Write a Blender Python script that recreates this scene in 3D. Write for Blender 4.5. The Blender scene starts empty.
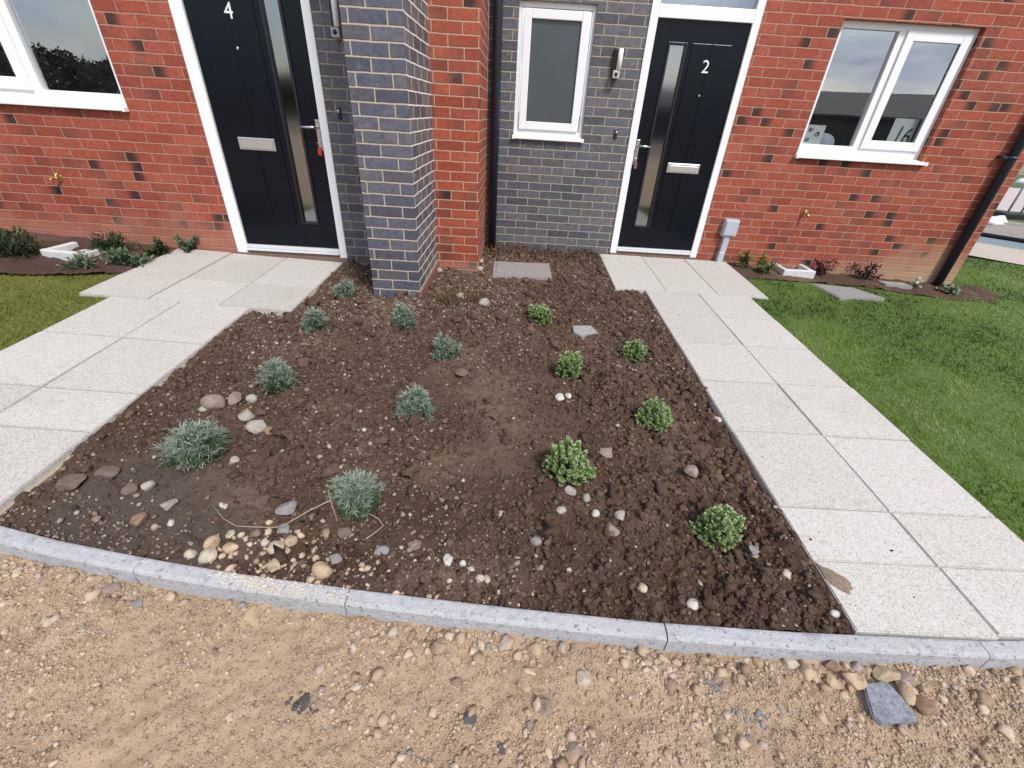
import bpy, bmesh, math, random
import numpy as np
from mathutils import Vector, Matrix
from math import sin, cos, pi, radians, atan2, sqrt
random.seed(7)
C = bpy.context.scene.collection
ZO = 1.40                     # the camera stands 1.40 m above the datum; coordinates below are camera centred

# ------------------------------------------------------------------ survey
FOC, PITCH, ROLL, YAW = 434.6276, radians(32.0837), radians(3.5397), radians(0.7143)
_fw = np.array([sin(YAW)*cos(PITCH), cos(YAW)*cos(PITCH), -sin(PITCH)])
_r = np.array([cos(YAW), -sin(YAW), 0.0]); _u = np.cross(_r, _fw)
_r2 = _r*cos(ROLL)+_u*sin(ROLL); _u2 = -_r*sin(ROLL)+_u*cos(ROLL)

def clampf(v, a, b): return np.minimum(np.maximum(v, a), b)
def z_bed(x, y): return -1.390 + .028*y - .0115*x
def z_right(x, y): return -1.404 + .028*np.minimum(y, 6.0) - .045*clampf(x-2.2, 0, 4.0)
def z_left(x, y): return -1.420 + .028*y - .0285*np.maximum(x, -7)
def at(px, py, zf, off=0.0):
    """turn a surveyed sight line into a point on one of the ground surfaces"""
    d = _fw*FOC + _r2*(px-512) - _u2*(py-384)
    t = 1.4/-d[2]
    for _ in range(30):
        x, y = d[0]*t, d[1]*t
        t = (float(zf(x, y))+off)/d[2]
    return float(d[0]*t), float(d[1]*t)

# ------------------------------------------------------------------ noise
def vn(x, y, s, seed):
    x = np.asarray(x, float)/s; y = np.asarray(y, float)/s
    xi = np.floor(x).astype(np.int64); yi = np.floor(y).astype(np.int64)
    fx = x-xi; fy = y-yi; fx = fx*fx*(3-2*fx); fy = fy*fy*(3-2*fy)
    def h(a, b):
        n = (a*374761393 + b*668265263 + seed*974634777) & 0x7fffffff
        n = ((n ^ (n >> 13))*1274126177) & 0x7fffffff
        return ((n ^ (n >> 16)) & 0xffff)/65535.0
    return (h(xi, yi)*(1-fx)+h(xi+1, yi)*fx)*(1-fy)+(h(xi, yi+1)*(1-fx)+h(xi+1, yi+1)*fx)*fy - .5
def fbm(x, y, s, seed, o=4, g=.5):
    a = 1; t = 0
    for i in range(o):
        t = t+a*vn(x, y, s, seed+i*17); a *= g; s *= .5
    return t

# ------------------------------------------------------------------ object helpers
def wloc(o):
    v = Vector((0, 0, 0))
    while o: v += o.location; o = o.parent
    return v
def link(name, me, mats, parent=None, smooth=False):
    o = bpy.data.objects.new(name, me); C.objects.link(o)
    for m in (mats if isinstance(mats, (list, tuple)) else [mats]): me.materials.append(m)
    if parent:
        me.transform(Matrix.Translation(-wloc(parent))); o.parent = parent
    if smooth: me.polygons.foreach_set('use_smooth', [True]*len(me.polygons))
    return o
def place(o, base):
    """move a top-level mesh's origin to its base"""
    o.data.transform(Matrix.Translation(-Vector(base))); o.location = base; return o
def tag(o, label=None, cat=None, group=None, kind=None):
    if label: o['label'] = label
    if cat: o['category'] = cat
    if group: o['group'] = group
    if kind: o['kind'] = kind
    return o
def empty(name, loc, label, cat, group=None):
    o = bpy.data.objects.new(name, None); C.objects.link(o); o.location = loc
    o.empty_display_size = .1
    return tag(o, label, cat, group)
def np_mesh(name, V, F, attr=None):
    """V (n,3), F (m,k) with k equal for all; attr = per-vertex float 'shade'"""
    me = bpy.data.meshes.new(name); V = np.asarray(V, np.float32); F = np.asarray(F, np.int32)
    k = F.shape[1]
    me.vertices.add(len(V)); me.vertices.foreach_set('co', V.ravel())
    me.loops.add(F.size); me.loops.foreach_set('vertex_index', F.ravel())
    me.polygons.add(len(F)); me.polygons.foreach_set('loop_start', np.arange(0, F.size, k, dtype=np.int32))
    me.polygons.foreach_set('loop_total', np.full(len(F), k, np.int32))
    me.update(calc_edges=True)
    if attr is not None:
        for nm, a in attr.items():
            at_ = me.attributes.new(nm, 'FLOAT', 'POINT'); at_.data.foreach_set('value', np.asarray(a, np.float32))
    return me
class MB:
    """collects bevelled boxes, tubes, prisms; build() makes ONE mesh object"""
    def __init__(s): s.bm = bmesh.new()
    def box(s, x0, x1, y0, y1, z0, z1, bev=0.0, seg=2):
        b = bmesh.new(); bmesh.ops.create_cube(b, size=1)
        for v in b.verts:
            v.co = Vector(((x0+x1)/2+v.co.x*(x1-x0), (y0+y1)/2+v.co.y*(y1-y0), (z0+z1)/2+v.co.z*(z1-z0)))
        if bev: bmesh.ops.bevel(b, geom=list(b.edges), offset=bev, segments=seg, affect='EDGES', profile=.5)
        s.merge(b); return s
    def merge(s, b):
        me = bpy.data.meshes.new('t'); b.to_mesh(me); b.free(); s.bm.from_mesh(me); bpy.data.meshes.remove(me)
    def tube(s, pts, rad, n=12, cap=True):
        pts = [Vector(p) for p in pts]
        if not isinstance(rad, (list, tuple)): rad = [rad]*len(pts)
        rings = []
        for i, p in enumerate(pts):
            d = (pts[min(i+1, len(pts)-1)]-pts[max(i-1, 0)]).normalized()
            a = d.cross(Vector((0, 0, 1)) if abs(d.z) < .9 else Vector((1, 0, 0))).normalized(); c = d.cross(a)
            rings.append([s.bm.verts.new(p+(a*cos(2*pi*k/n)+c*sin(2*pi*k/n))*rad[i]) for k in range(n)])
        for i in range(len(rings)-1):
            for k in range(n):
                f = s.bm.faces.new((rings[i][k], rings[i][(k+1) % n], rings[i+1][(k+1) % n], rings[i+1][k])); f.smooth = n > 4
        if cap:
            s.bm.faces.new(rings[0][::-1]); s.bm.faces.new(rings[-1])
        return s
    def prism(s, poly, axis, a, b, bev=0):
        """poly of 2D points extruded along axis ('x','y','z') from a to b"""
        m = bmesh.new()
        def P(u, v, w): return {'y': (u, w, v), 'z': (u, v, w), 'x': (w, u, v)}[axis]
        lo = [m.verts.new(P(u, v, a)) for u, v in poly]; hi = [m.verts.new(P(u, v, b)) for u, v in poly]
        m.faces.new(lo[::-1]); m.faces.new(hi)
        for i in range(len(poly)):
            j = (i+1) % len(poly); m.faces.new((lo[i], lo[j], hi[j], hi[i]))
        if bev: bmesh.ops.bevel(m, geom=list(m.edges), offset=bev, segments=2, affect='EDGES')
        s.merge(m); return s
    def frame(s, x0, x1, z0, z1, w, y0, y1, bev=.004):
        """four mitreless members: full height jambs, rails butted between"""
        s.box(x0, x0+w, y0, y1, z0, z1, bev); s.box(x1-w, x1, y0, y1, z0, z1, bev)
        s.box(x0+w-.001, x1-w+.001, y0+.001, y1-.001, z1-w, z1-.001, bev); s.box(x0+w-.001, x1-w+.001, y0+.001, y1-.001, z0+.001, z0+w, bev)
        return s
    def build(s, name, mats, parent=None, smooth=False):
        bmesh.ops.recalc_face_normals(s.bm, faces=list(s.bm.faces))
        me = bpy.data.meshes.new(name); s.bm.to_mesh(me); s.bm.free()
        return link(name, me, mats, parent, smooth)

# ------------------------------------------------------------------ materials
class NT:
    def __init__(s, name):
        s.m = bpy.data.materials.new(name); s.m.use_nodes = True; s.t = s.m.node_tree
        s.p = s.t.nodes['Principled BSDF']; s.out = s.t.nodes['Material Output']
    def n(s, typ, **kw):
        nd = s.t.nodes.new('ShaderNode'+typ)
        for k, v in kw.items(): setattr(nd, k, v)
        return nd
    def l(s, a, b): s.t.links.new(a, b)
    def put(s, sock, v):
        if hasattr(v, 'is_output') or hasattr(v, 'links'): s.l(v, sock)
        else: sock.default_value = v
    def math(s, op, a, b=0.0, c=0.0, clamp=False):
        nd = s.n('Math', operation=op, use_clamp=clamp)
        s.put(nd.inputs[0], a); s.put(nd.inputs[1], b); s.put(nd.inputs[2], c); return nd.outputs[0]
    def step(s, v, a, b):
        nd = s.n('MapRange', interpolation_type='SMOOTHSTEP'); s.put(nd.inputs[0], v)
        nd.inputs[1].default_value = a; nd.inputs[2].default_value = b; return nd.outputs[0]
    def noise(s, vec, scale, detail=4, rough=.55, dist=0):
        nd = s.n('TexNoise'); nd.inputs['Scale'].default_value = scale; nd.inputs['Detail'].default_value = detail
        nd.inputs['Roughness'].default_value = rough; nd.inputs['Distortion'].default_value = dist
        if vec is not None: s.l(vec, nd.inputs['Vector'])
        return nd.outputs['Fac']
    def mix(s, f, a, b, mode='MIX'):
        nd = s.n('Mix', data_type='RGBA', blend_type=mode); s.put(nd.inputs[0], f)
        for sk, v in ((nd.inputs[6], a), (nd.inputs[7], b)):
            if isinstance(v, tuple): sk.default_value = (*v[:3], 1)
            else: s.l(v, sk)
        return nd.outputs[2]
    def ramp(s, v, stops):
        nd = s.n('ValToRGB'); s.put(nd.inputs[0], v); e = nd.color_ramp.elements
        while len(e) < len(stops): e.new(.5)
        for i, (p, c) in enumerate(stops): e[i].position = p; e[i].color = (*c, 1)
        return nd.outputs[0]
    def bump(s, h, strength, dist):
        nd = s.n('Bump'); nd.inputs['Strength'].default_value = strength; nd.inputs['Distance'].default_value = dist
        s.l(h, nd.inputs['Height']); s.l(nd.outputs[0], s.p.inputs['Normal']); return nd
    def pos(s): return s.n('NewGeometry').outputs['Position']
    def attr(s, nm): return s.n('Attribute', attribute_name=nm).outputs['Fac']
    def col(s, v): s.put(s.p.inputs['Base Color'], (*v, 1) if isinstance(v, tuple) else v)
    def set(s, **k):
        for a, v in k.items(): s.put(s.p.inputs[a.replace('_', ' ')], v)
        return s.m
def simple(name, col, rough=.5, metal=0.0, var=.0, scale=20, bump=0.0, bscale=60, spec=.5):
    t = NT(name); P = t.pos()
    if var:
        t.col(t.mix(t.noise(P, scale), tuple(c*(1-var) for c in col), tuple(min(1, c*(1+var)) for c in col)))
    else: t.col(col)
    if bump: t.bump(t.noise(P, bscale, 6), bump, .004)
    t.set(Roughness=rough, Metallic=metal); t.p.inputs['Specular IOR Level'].default_value = spec
    return t.m

def brick(name, ramp, mortar, flash=None, dirt=None, rough=.8, mortar_var=.35, smear=0.0):
    t = NT(name); uv = t.n('UVMap').outputs[0]
    wob = t.n('TexNoise'); wob.inputs['Scale'].default_value = 9; wob.inputs['Detail'].default_value = 4; t.l(uv, wob.inputs['Vector'])
    sub = t.n('VectorMath', operation='SUBTRACT'); t.l(wob.outputs['Color'], sub.inputs[0]); sub.inputs[1].default_value = (.5, .5, .5)
    sc = t.n('VectorMath', operation='SCALE'); t.l(sub.outputs[0], sc.inputs[0]); sc.inputs['Scale'].default_value = .010
    add = t.n('VectorMath', operation='ADD'); t.l(uv, add.inputs[0]); t.l(sc.outputs[0], add.inputs[1])
    sep = t.n('SeparateXYZ'); t.l(add.outputs[0], sep.inputs[0]); U, V = sep.outputs[0], sep.outputs[1]
    v = t.math('DIVIDE', V, .075); row = t.math('FLOOR', v); fv = t.math('FRACT', v)
    jit = t.n('TexWhiteNoise', noise_dimensions='1D'); t.l(row, jit.inputs['W'])
    off = t.math('ADD', t.math('MULTIPLY', t.math('FLOORED_MODULO', row, 2.0), .5), t.math('MULTIPLY', jit.outputs[0], .06))
    u = t.math('ADD', t.math('DIVIDE', U, .225), off); idn = t.math('FLOOR', u); fu = t.math('FRACT', u)
    du = t.math('MULTIPLY', t.math('SUBTRACT', .5, t.math('ABSOLUTE', t.math('SUBTRACT', fu, .5))), .225)
    dv = t.math('MULTIPLY', t.math('SUBTRACT', .5, t.math('ABSOLUTE', t.math('SUBTRACT', fv, .5))), .075)
    d = t.math('ADD', t.math('MINIMUM', du, dv), t.math('MULTIPLY', t.math('SUBTRACT', t.noise(uv, 110, 4, .7), .5), .0035))
    mask = t.step(d, .0028, .0062)
    def rnd(k):
        cb = t.n('CombineXYZ'); t.l(idn, cb.inputs[0]); t.l(row, cb.inputs[1]); cb.inputs[2].default_value = k
        w = t.n('TexWhiteNoise', noise_dimensions='3D'); t.l(cb.outputs[0], w.inputs['Vector']); return w.outputs['Value']
    r1, r2, r3, r4 = rnd(1.3), rnd(4.7), rnd(9.1), rnd(12.9)
    base = t.ramp(r1, ramp)
    n1 = t.noise(uv, 30, 6, .65); n2 = t.noise(uv, 6, 3); n3 = t.noise(uv, 180, 3, .7)
    base = t.mix(t.math('MULTIPLY', t.step(n1, .38, .72), .55), base, tuple(c*.55 for c in ramp[0][1]))
    base = t.mix(t.math('MULTIPLY', t.step(n3, .5, .8), .35), base, tuple(min(1, c*1.5+.02) for c in ramp[-1][1]))
    if flash:
        cbn = t.n('CombineXYZ'); t.l(t.math('MULTIPLY', idn, .225), cbn.inputs[0]); t.l(t.math('MULTIPLY', row, .075), cbn.inputs[1]); clu = t.noise(cbn.outputs[0], 1.3, 2)
        side = t.math('GREATER_THAN', r3, .5)
        g = t.math('ADD', t.math('MULTIPLY', fu, t.math('SUBTRACT', 1.0, t.math('MULTIPLY', side, 2.0))), side)
        g = t.math('ADD', g, t.math('MULTIPLY', t.math('SUBTRACT', n1, .5), .5))
        f = t.math('MULTIPLY', t.math('SUBTRACT', 1.0, t.step(g, .22, .58)), t.math('GREATER_THAN', t.math('ADD', r2, t.math('MULTIPLY', t.math('SUBTRACT', clu, .5), .75)), flash[0]-.005))
        base = t.mix(t.math('MULTIPLY', f, .93), base, flash[1])
        # a lighter kiln burn on many more bricks
        f2 = t.math('MULTIPLY', t.math('SUBTRACT', 1.0, t.step(g, .15, .9)), t.math('GREATER_THAN', r4, .80))
        base = t.mix(t.math('MULTIPLY', f2, .40), base, tuple(c*2.2 for c in flash[1]))
    base = t.mix(t.math('MULTIPLY', t.step(t.noise(uv, 1.6, 6, .7), .48, .75), .30 if flash else .15), base, (.42, .19, .13) if flash else (.17, .16, .16))
    if smear:
        base = t.mix(t.math('MULTIPLY', t.step(t.noise(uv, 14, 5, .7), .5, .75), smear), base, (.55, .52, .5))
    mn = t.mix(t.noise(uv, 40, 4), tuple(c*(1-mortar_var) for c in mortar), tuple(min(1, c*(1+mortar_var)) for c in mortar))
    col = t.mix(mask, mn, base)
    if dirt:   # rain-splashed sand on the lowest courses
        P = t.n('SeparateXYZ'); t.l(t.pos(), P.inputs[0])
        hz = P.outputs[2]
        xs = t.step(P.outputs[0], 3.2, 4.6)
        lim = t.math('ADD', dirt[1], t.math('MULTIPLY', xs, dirt[2]))
        k = t.math('DIVIDE', t.math('SUBTRACT', hz, dirt[0]), lim)
        k = t.math('ADD', k, t.math('MULTIPLY', t.math('SUBTRACT', t.noise(t.pos(), 3.5, 5, .6), .5), 1.1))
        f = t.math('MULTIPLY', t.math('SUBTRACT', 1.0, t.step(k, .15, 1.0)), t.math('ADD', .62, t.math('MULTIPLY', xs, .2)))
        col = t.mix(f, col, dirt[3])
    t.col(col)
    h = t.math('ADD', t.math('MULTIPLY', mask, 1.0), t.math('ADD', t.math('MULTIPLY', n1, .35), t.math('MULTIPLY', n3, .18)))
    t.bump(h, .8, .006)
    t.set(Roughness=t.math('ADD', t.math('MULTIPLY', mask, rough-.95), .95))
    t.p.inputs['Specular IOR Level'].default_value = .4
    return t.m

RED = [(0, (.235, .047, .028)), (.25, (.285, .058, .032)), (.6, (.325, .069, .037)), (.85, (.36, .085, .047)), (1, (.285, .064, .042))]
BLUE = [(0, (.062, .065, .080)), (.3, (.094, .097, .118)), (.6, (.122, .123, .142)), (.82, (.140, .130, .134)), (.93, (.104, .093, .094)), (1, (.076, .074, .090))]
M = {}
M['red2'] = brick('red_brick', RED, (.38, .225, .155), (.885, (.020, .014, .013)), (.02, .16, .36, (.40, .27, .17)))
M['red4'] = brick('red_brick_pale_foot', RED, (.36, .20, .145), (.885, (.020, .014, .013)), (.16, .36, 0, (.36, .17, .12)))
M['redp'] = brick('red_brick_pier', [(p, (c[0]*1.12, c[1]*1.12, c[2]*1.05)) for p, c in RED], (.46, .32, .22), (.87, (.020, .014, .013)), (.10, .14, 0, (.34, .22, .16)))
M['blue'] = brick('blue_brick', BLUE, (.36, .31, .24), None, (.02, .16, 0, (.17, .15, .115)), rough=.55, smear=.12)
M['bluep'] = brick('blue_brick_pillar', [(p, (c[0]*.95, c[1]*.96, c[2]*1.08)) for p, c in BLUE], (.44, .37, .275), None, None, rough=.42, smear=.10)
M['bluew'] = brick('blue_brick_limed', [(p, (c[0]*1.2, c[1]*1.2, c[2]*1.15)) for p, c in BLUE], (.80, .77, .72), None, None, rough=.5, mortar_var=.12, smear=.45)
M['upvc'] = simple('white_upvc', (.78, .79, .81), .28, var=.03, scale=6)
M['sill'] = simple('white_sill', (.80, .81, .82), .3, var=.03, scale=6)
def doormat():
    t = NT('black_composite'); P = t.pos()
    mp = t.n('Mapping'); t.l(P, mp.inputs[0]); mp.inputs['Scale'].default_value = (60, 60, 2.5)
    g = t.noise(mp.outputs[0], 3, 6, .6)
    t.col(t.mix(g, (.0018, .0028, .006), (.0045, .0068, .0125))); t.bump(g, .25, .002)
    t.set(Roughness=.24); t.p.inputs['Specular IOR Level'].default_value = .22; return t.m
M['door'] = doormat()
M['bead'] = simple('black_bead', (.006, .007, .01), .4)
M['chrome'] = simple('satin_chrome', (.62, .61, .60), .22, 1.0, var=.05)
M['plate'] = simple('brushed_plate', (.60, .57, .56), .38, .85, var=.08, scale=50)
M['numeral'] = simple('polished_numeral', (.85, .85, .84), .25, .4)
M['rubber'] = simple('black_plastic', (.012, .012, .014), .5)
M['navy'] = simple('anthracite_pipe', (.024, .030, .050), .38, var=.2, scale=8)
M['pir'] = simple('grey_sensor', (.45, .45, .45), .4)
M['lampwhite'] = simple('opal_tube', (.90, .90, .88), .3)
M['meter'] = simple('grey_plastic_box', (.40, .43, .49), .5, var=.08, scale=15)
M['brass'] = simple('brass', (.62, .42, .16), .35, .9, var=.25, scale=60)
M['tagred'] = simple('red_tag', (.42, .03, .04), .4)
M['steel'] = simple('key_steel', (.55, .54, .5), .3, 1.0)
M['plaster'] = simple('room_plaster', (.28, .27, .26), .9, var=.1, scale=3)
M['roof'] = simple('roof_tile', (.07, .065, .065), .8, var=.25, scale=12)
M['paper'] = simple('paper', (.86, .87, .88), .8, var=.04)
M['ink'] = simple('ink', (.02, .022, .03), .7)
M['cushion'] = simple('pale_blue_fabric', (.50, .55, .64), .9, var=.1)
def glassmat(name, refl, tint=(.9, .93, .93), rough=0.0):
    t = NT(name); fr = t.n('Fresnel'); fr.inputs[0].default_value = 1.5
    tr = t.n('BsdfTransparent'); tr.inputs[0].default_value = (*tint, 1)
    gl = t.n('BsdfGlossy'); gl.inputs['Roughness'].default_value = rough; gl.inputs['Color'].default_value = (.95, .97, 1, 1)
    P = t.pos(); bp = t.n('Bump'); bp.inputs['Strength'].default_value = .02; bp.inputs['Distance'].default_value = .01
    t.l(t.noise(P, 2.5, 2), bp.inputs['Height']); t.l(bp.outputs[0], gl.inputs['Normal'])
    mx = t.n('MixShader'); bf = t.n('NewGeometry').outputs['Backfacing']
    t.l(t.math('MULTIPLY', t.math('ADD', t.math('MULTIPLY', fr.outputs[0], 1.3), refl, clamp=True), t.math('SUBTRACT', 1.0, bf)), mx.inputs[0])
    t.l(tr.outputs[0], mx.inputs[1]); t.l(gl.outputs[0], mx.inputs[2]); t.l(mx.outputs[0], t.out.inputs[0]); return t.m
M['glass'] = glassmat('coated_glass', .33, (.93, .95, .95))
M['doorglass'] = glassmat('door_glass', .24, (.5, .52, .53), .07)
def frosted():
    t = NT('frosted_glass'); P = t.pos()
    t.col(t.mix(t.noise(P, 4, 3), (.040, .052, .060), (.065, .078, .085)))
    t.bump(t.noise(P, 220, 2), .12, .002); t.set(Roughness=.32); t.p.inputs['Specular IOR Level'].default_value = .6; return t.m
M['frost'] = frosted()
def paving():
    t = NT('textured_paving'); P = t.pos()
    r = t.attr('shade')
    base = t.mix(r, (.43, .41, .372), (.505, .485, .45))
    base = t.mix(t.math('MULTIPLY', t.step(t.noise(P, 2.6, 6, .7), .52, .74), .4), base, (.36, .31, .25))
    v = t.n('TexVoronoi'); v.inputs['Scale'].default_value = 210; t.l(P, v.inputs['Vector'])
    sp = t.n('SeparateColor'); t.l(v.outputs['Color'], sp.inputs[0])
    base = t.mix(t.math('MULTIPLY', t.math('GREATER_THAN', sp.outputs[0], .82), .50), base, (.23, .21, .185))
    base = t.mix(t.math('MULTIPLY', t.math('LESS_THAN', sp.outputs[1], .3), .6), base, (.60, .585, .555))
    base = t.mix(t.math('MULTIPLY', t.step(t.noise(P, 45, 3, .6), .62, .74), .6), base, (.27, .23, .19))
    base = t.mix(t.math('MULTIPLY', t.step(t.noise(P, 9, 6, .75), .60, .72), .45), base, (.30, .25, .20))
    t.col(base); t.bump(t.math('ADD', t.noise(P, 260, 3, .7), t.math('MULTIPLY', sp.outputs[0], .4)), .5, .003)
    t.set(Roughness=.85); return t.m
M['paving'] = paving()
def pavedge():
    return simple('slab_bedding', (.36, .29, .20), .95, var=.3, scale=30, bump=.8)
M['bedding'] = pavedge()
def kerbmat():
    t = NT('kerb_concrete'); P = t.pos()
    b = t.mix(t.noise(P, 5, 6, .65), (.38, .385, .405), (.54, .54, .555))
    b = t.mix(t.math('MULTIPLY', t.step(t.noise(P, 24, 6, .75), .52, .68), .6), b, (.19, .195, .215))
    b = t.mix(t.math('MULTIPLY', t.step(t.noise(P, 60, 4, .6), .58, .68), .8), b, (.16, .15, .155)); b = t.mix(t.math('MULTIPLY', t.step(t.noise(P, 37, 5, .7), .55, .7), .5), b, (.66, .65, .65))
    b = t.mix(t.math('MULTIPLY', t.step(t.noise(P, 8, 4), .55, .75), .4), b, (.52, .46, .38))
    t.col(b); t.bump(t.math('ADD', t.noise(P, 150, 6, .75), t.math('MULTIPLY', t.noise(P, 45, 4, .6), 1.0)), .9, .007); t.set(Roughness=.85); return t.m
M['kerb'] = kerbmat()
M['thresh'] = simple('grey_sill', (.60, .61, .63), .35, var=.1)
M['stepbed'] = simple('threshold_mortar', (.20, .13, .10), .9, var=.35, scale=30, bump=.6)
def soilmat(name='soil', k=2.05):
    t = NT(name); P = t.pos(); sh = t.attr('shade')
    b = t.mix(t.noise(P, 1.7, 4, .6), (.036*k, .0205*k, .0140*k), (.070*k, .041*k, .028*k))
    b = t.mix(t.math('MULTIPLY', t.step(t.noise(P, 55, 5, .7), .5, .75), .55), b, (.110*k, .068*k, .047*k))
    b = t.mix(t.math('MULTIPLY', sh, .8), b, (.140*k, .092*k, .066*k)); b = t.mix(t.math('MULTIPLY', t.attr('clay'), t.math('ADD', .45, t.math('MULTIPLY', t.noise(P, 14, 5, .7), .6)), clamp=True), b, (.115, .098, .084)); b = t.mix(t.math('MULTIPLY', t.step(t.noise(P, 330, 3, .7), .52, .7), .6), b, (.030, .018, .013))
    b = t.mix(t.math('MULTIPLY', t.step(t.noise(P, 190, 2), .64, .71), .7), b, (.25, .195, .155))
    t.col(b); t.bump(t.math('ADD', t.noise(P, 170, 7, .8), t.math('MULTIPLY', t.noise(P, 60, 4, .7), 1.4)), 1.0, .014); t.set(Roughness=.95)
    t.p.inputs['Specular IOR Level'].default_value = .25; return t.m
M['soil'] = soilmat()
def sandmat():
    t = NT('hoggin'); P = t.pos()
    b = t.mix(t.noise(P, 3.2, 5, .6), (.385, .262, .165), (.50, .365, .245))
    b = t.mix(t.math('MULTIPLY', t.step(t.noise(P, 4.5, 6, .65), .50, .66), .6), b, (.31, .205, .128))
    v = t.n('TexVoronoi'); v.inputs['Scale'].default_value = 140; t.l(P, v.inputs['Vector'])
    sp = t.n('SeparateColor'); t.l(v.outputs['Color'], sp.inputs[0])
    b = t.mix(t.math('MULTIPLY', sp.outputs[0], .35), b, (.52, .40, .28))
    b = t.mix(t.math('MULTIPLY', t.math('GREATER_THAN', sp.outputs[1], .9), .6), b, (.17, .12, .09))
    b = t.mix(t.math('MULTIPLY', t.step(t.noise(P, 75, 5, .75), .55, .68), .4), b, (.22, .145, .095)); b = t.mix(t.math('MULTIPLY', t.step(t.noise(P, 11, 5, .7), .62, .70), .6), b, (.13, .095, .075)); b = t.mix(t.math('MULTIPLY', t.step(t.noise(P, 6.5, 4, .6), .56, .70), .5), b, (.52, .41, .30))
    t.col(b); t.bump(t.math('ADD', t.noise(P, 200, 6, .75), t.math('MULTIPLY', sp.outputs[2], .5)), .9, .006)
    t.set(Roughness=.92); t.p.inputs['Specular IOR Level'].default_value = .25; return t.m
M['sand'] = sandmat()
def pebble(name, stops, bump=.4):
    t = NT(name); P = t.pos()
    b = t.ramp(t.attr('shade'), stops)
    b = t.mix(t.math('MULTIPLY', t.step(t.noise(P, 70, 5, .7), .48, .75), .45), b, (.12, .085, .06))
    t.col(b); t.bump(t.noise(P, 150, 5, .65), bump, .004); t.set(Roughness=.75); t.p.inputs['Specular IOR Level'].default_value = .35; return t.m
M['pebdark'] = pebble('bed_pebbles', [(0, (.13, .09, .07)), (.35, (.20, .15, .118)), (.65, (.28, .22, .175)), (.88, (.38, .32, .26)), (1, (.50, .45, .39))])
M['pebsand'] = pebble('road_pebbles', [(0, (.21, .145, .10)), (.25, (.34, .24, .160)), (.6, (.43, .32, .225)), (.84, (.50, .40, .30)), (.95, (.38, .29, .24)), (1, (.20, .19, .19))])
def stone(name, c):
    t = NT(name); P = t.pos()
    b = t.mix(t.noise(P, 28, 5, .6), tuple(x*.72 for x in c), tuple(min(1, x*1.2) for x in c))
    b = t.mix(t.math('MULTIPLY', t.step(t.noise(P, 40, 6, .75), .48, .68), .6), b, (.09, .062, .045))
    t.col(b); t.bump(t.noise(P, 120, 6, .7), .6, .005); t.set(Roughness=.8); return t.m
ST = dict(tan=stone('tan_stone', (.42, .31, .195)), cream=stone('cream_stone', (.45, .385, .295)), pink=stone('pinkish_stone', (.27, .20, .165)),
          grey=stone('grey_stone', (.23, .215, .21)), pale=stone('pale_stone', (.36, .32, .28)), brown=stone('brown_stone', (.15, .108, .084)),
          dark=stone('dark_stone', (.075, .068, .068)), white=stone('white_stone', (.50, .47, .43)), blue=stone('blue_grey_stone', (.20, .195, .195)), rust=stone('rusty_stone', (.26, .16, .105)))
def leafmat(name, stops, rough=.55, trans=.15):
    t = NT(name); t.col(t.ramp(t.attr('shade'), stops)); t.set(Roughness=rough)
    t.p.inputs['Specular IOR Level'].default_value = .3
    tb = t.n('BsdfTranslucent'); t.l(t.p.inputs['Base Color'].links[0].from_socket, tb.inputs[0])
    mx = t.n('MixShader'); mx.inputs[0].default_value = trans; t.l(t.p.outputs[0], mx.inputs[1]); t.l(tb.outputs[0], mx.inputs[2]); t.l(mx.outputs[0], t.out.inputs[0])
    return t.m
M['lav'] = leafmat('lavender_leaf', [(0, (.065, .095, .052)), (.35, (.165, .215, .150)), (.7, (.28, .335, .27)), (1, (.42, .46, .385))], .75)
M['lavgreen'] = leafmat('green_base_leaf', [(0, (.02, .04, .012)), (.5, (.045, .085, .022)), (1, (.09, .14, .04))], .7)
M['hebe'] = leafmat('hebe_leaf', [(0, (.045, .08, .020)), (.35, (.14, .215, .066)), (.7, (.26, .36, .135)), (1, (.42, .51, .27))], .5)
M['dgreen'] = leafmat('dark_evergreen_leaf', [(0, (.010, .022, .008)), (.5, (.025, .05, .016)), (1, (.055, .09, .03))], .5)
M['sage'] = leafmat('sage_leaf', [(0, (.035, .06, .03)), (.5, (.09, .135, .07)), (1, (.20, .26, .16))], .6)
M['yelgreen'] = leafmat('yellow_green_leaf', [(0, (.03, .05, .012)), (.5, (.09, .135, .03)), (1, (.24, .28, .08))], .5)
M['redleaf'] = leafmat('dark_red_leaf', [(0, (.018, .006, .008)), (.5, (.045, .012, .016)), (1, (.10, .03, .035))], .5)
M['varieg'] = leafmat('variegated_leaf', [(0, (.06, .11, .05)), (.5, (.22, .29, .16)), (1, (.52, .56, .42))], .5)
M['stemw'] = simple('woody_stem', (.10, .07, .045), .85, var=.3, scale=60)
M['drystem'] = simple('dry_stalk', (.30, .235, .175), .85, var=.3, scale=40)
M['litter'] = leafmat('dead_leaf', [(0, (.03, .016, .010)), (.5, (.075, .042, .024)), (1, (.17, .10, .05))], .85, .1)
M['dryweed'] = leafmat('withered_weed', [(0, (.07, .045, .022)), (.5, (.14, .095, .045)), (1, (.16, .17, .06))], .85, .1)
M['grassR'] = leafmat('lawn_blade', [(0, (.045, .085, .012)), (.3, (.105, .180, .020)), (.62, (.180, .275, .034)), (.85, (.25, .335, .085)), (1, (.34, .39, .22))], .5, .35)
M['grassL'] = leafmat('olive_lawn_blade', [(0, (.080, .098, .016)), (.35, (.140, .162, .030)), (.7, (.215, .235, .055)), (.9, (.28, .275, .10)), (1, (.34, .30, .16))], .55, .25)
M['turf'] = simple('turf_base', (.07, .115, .02), .95, var=.4, scale=30, bump=.6, bscale=120)
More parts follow.
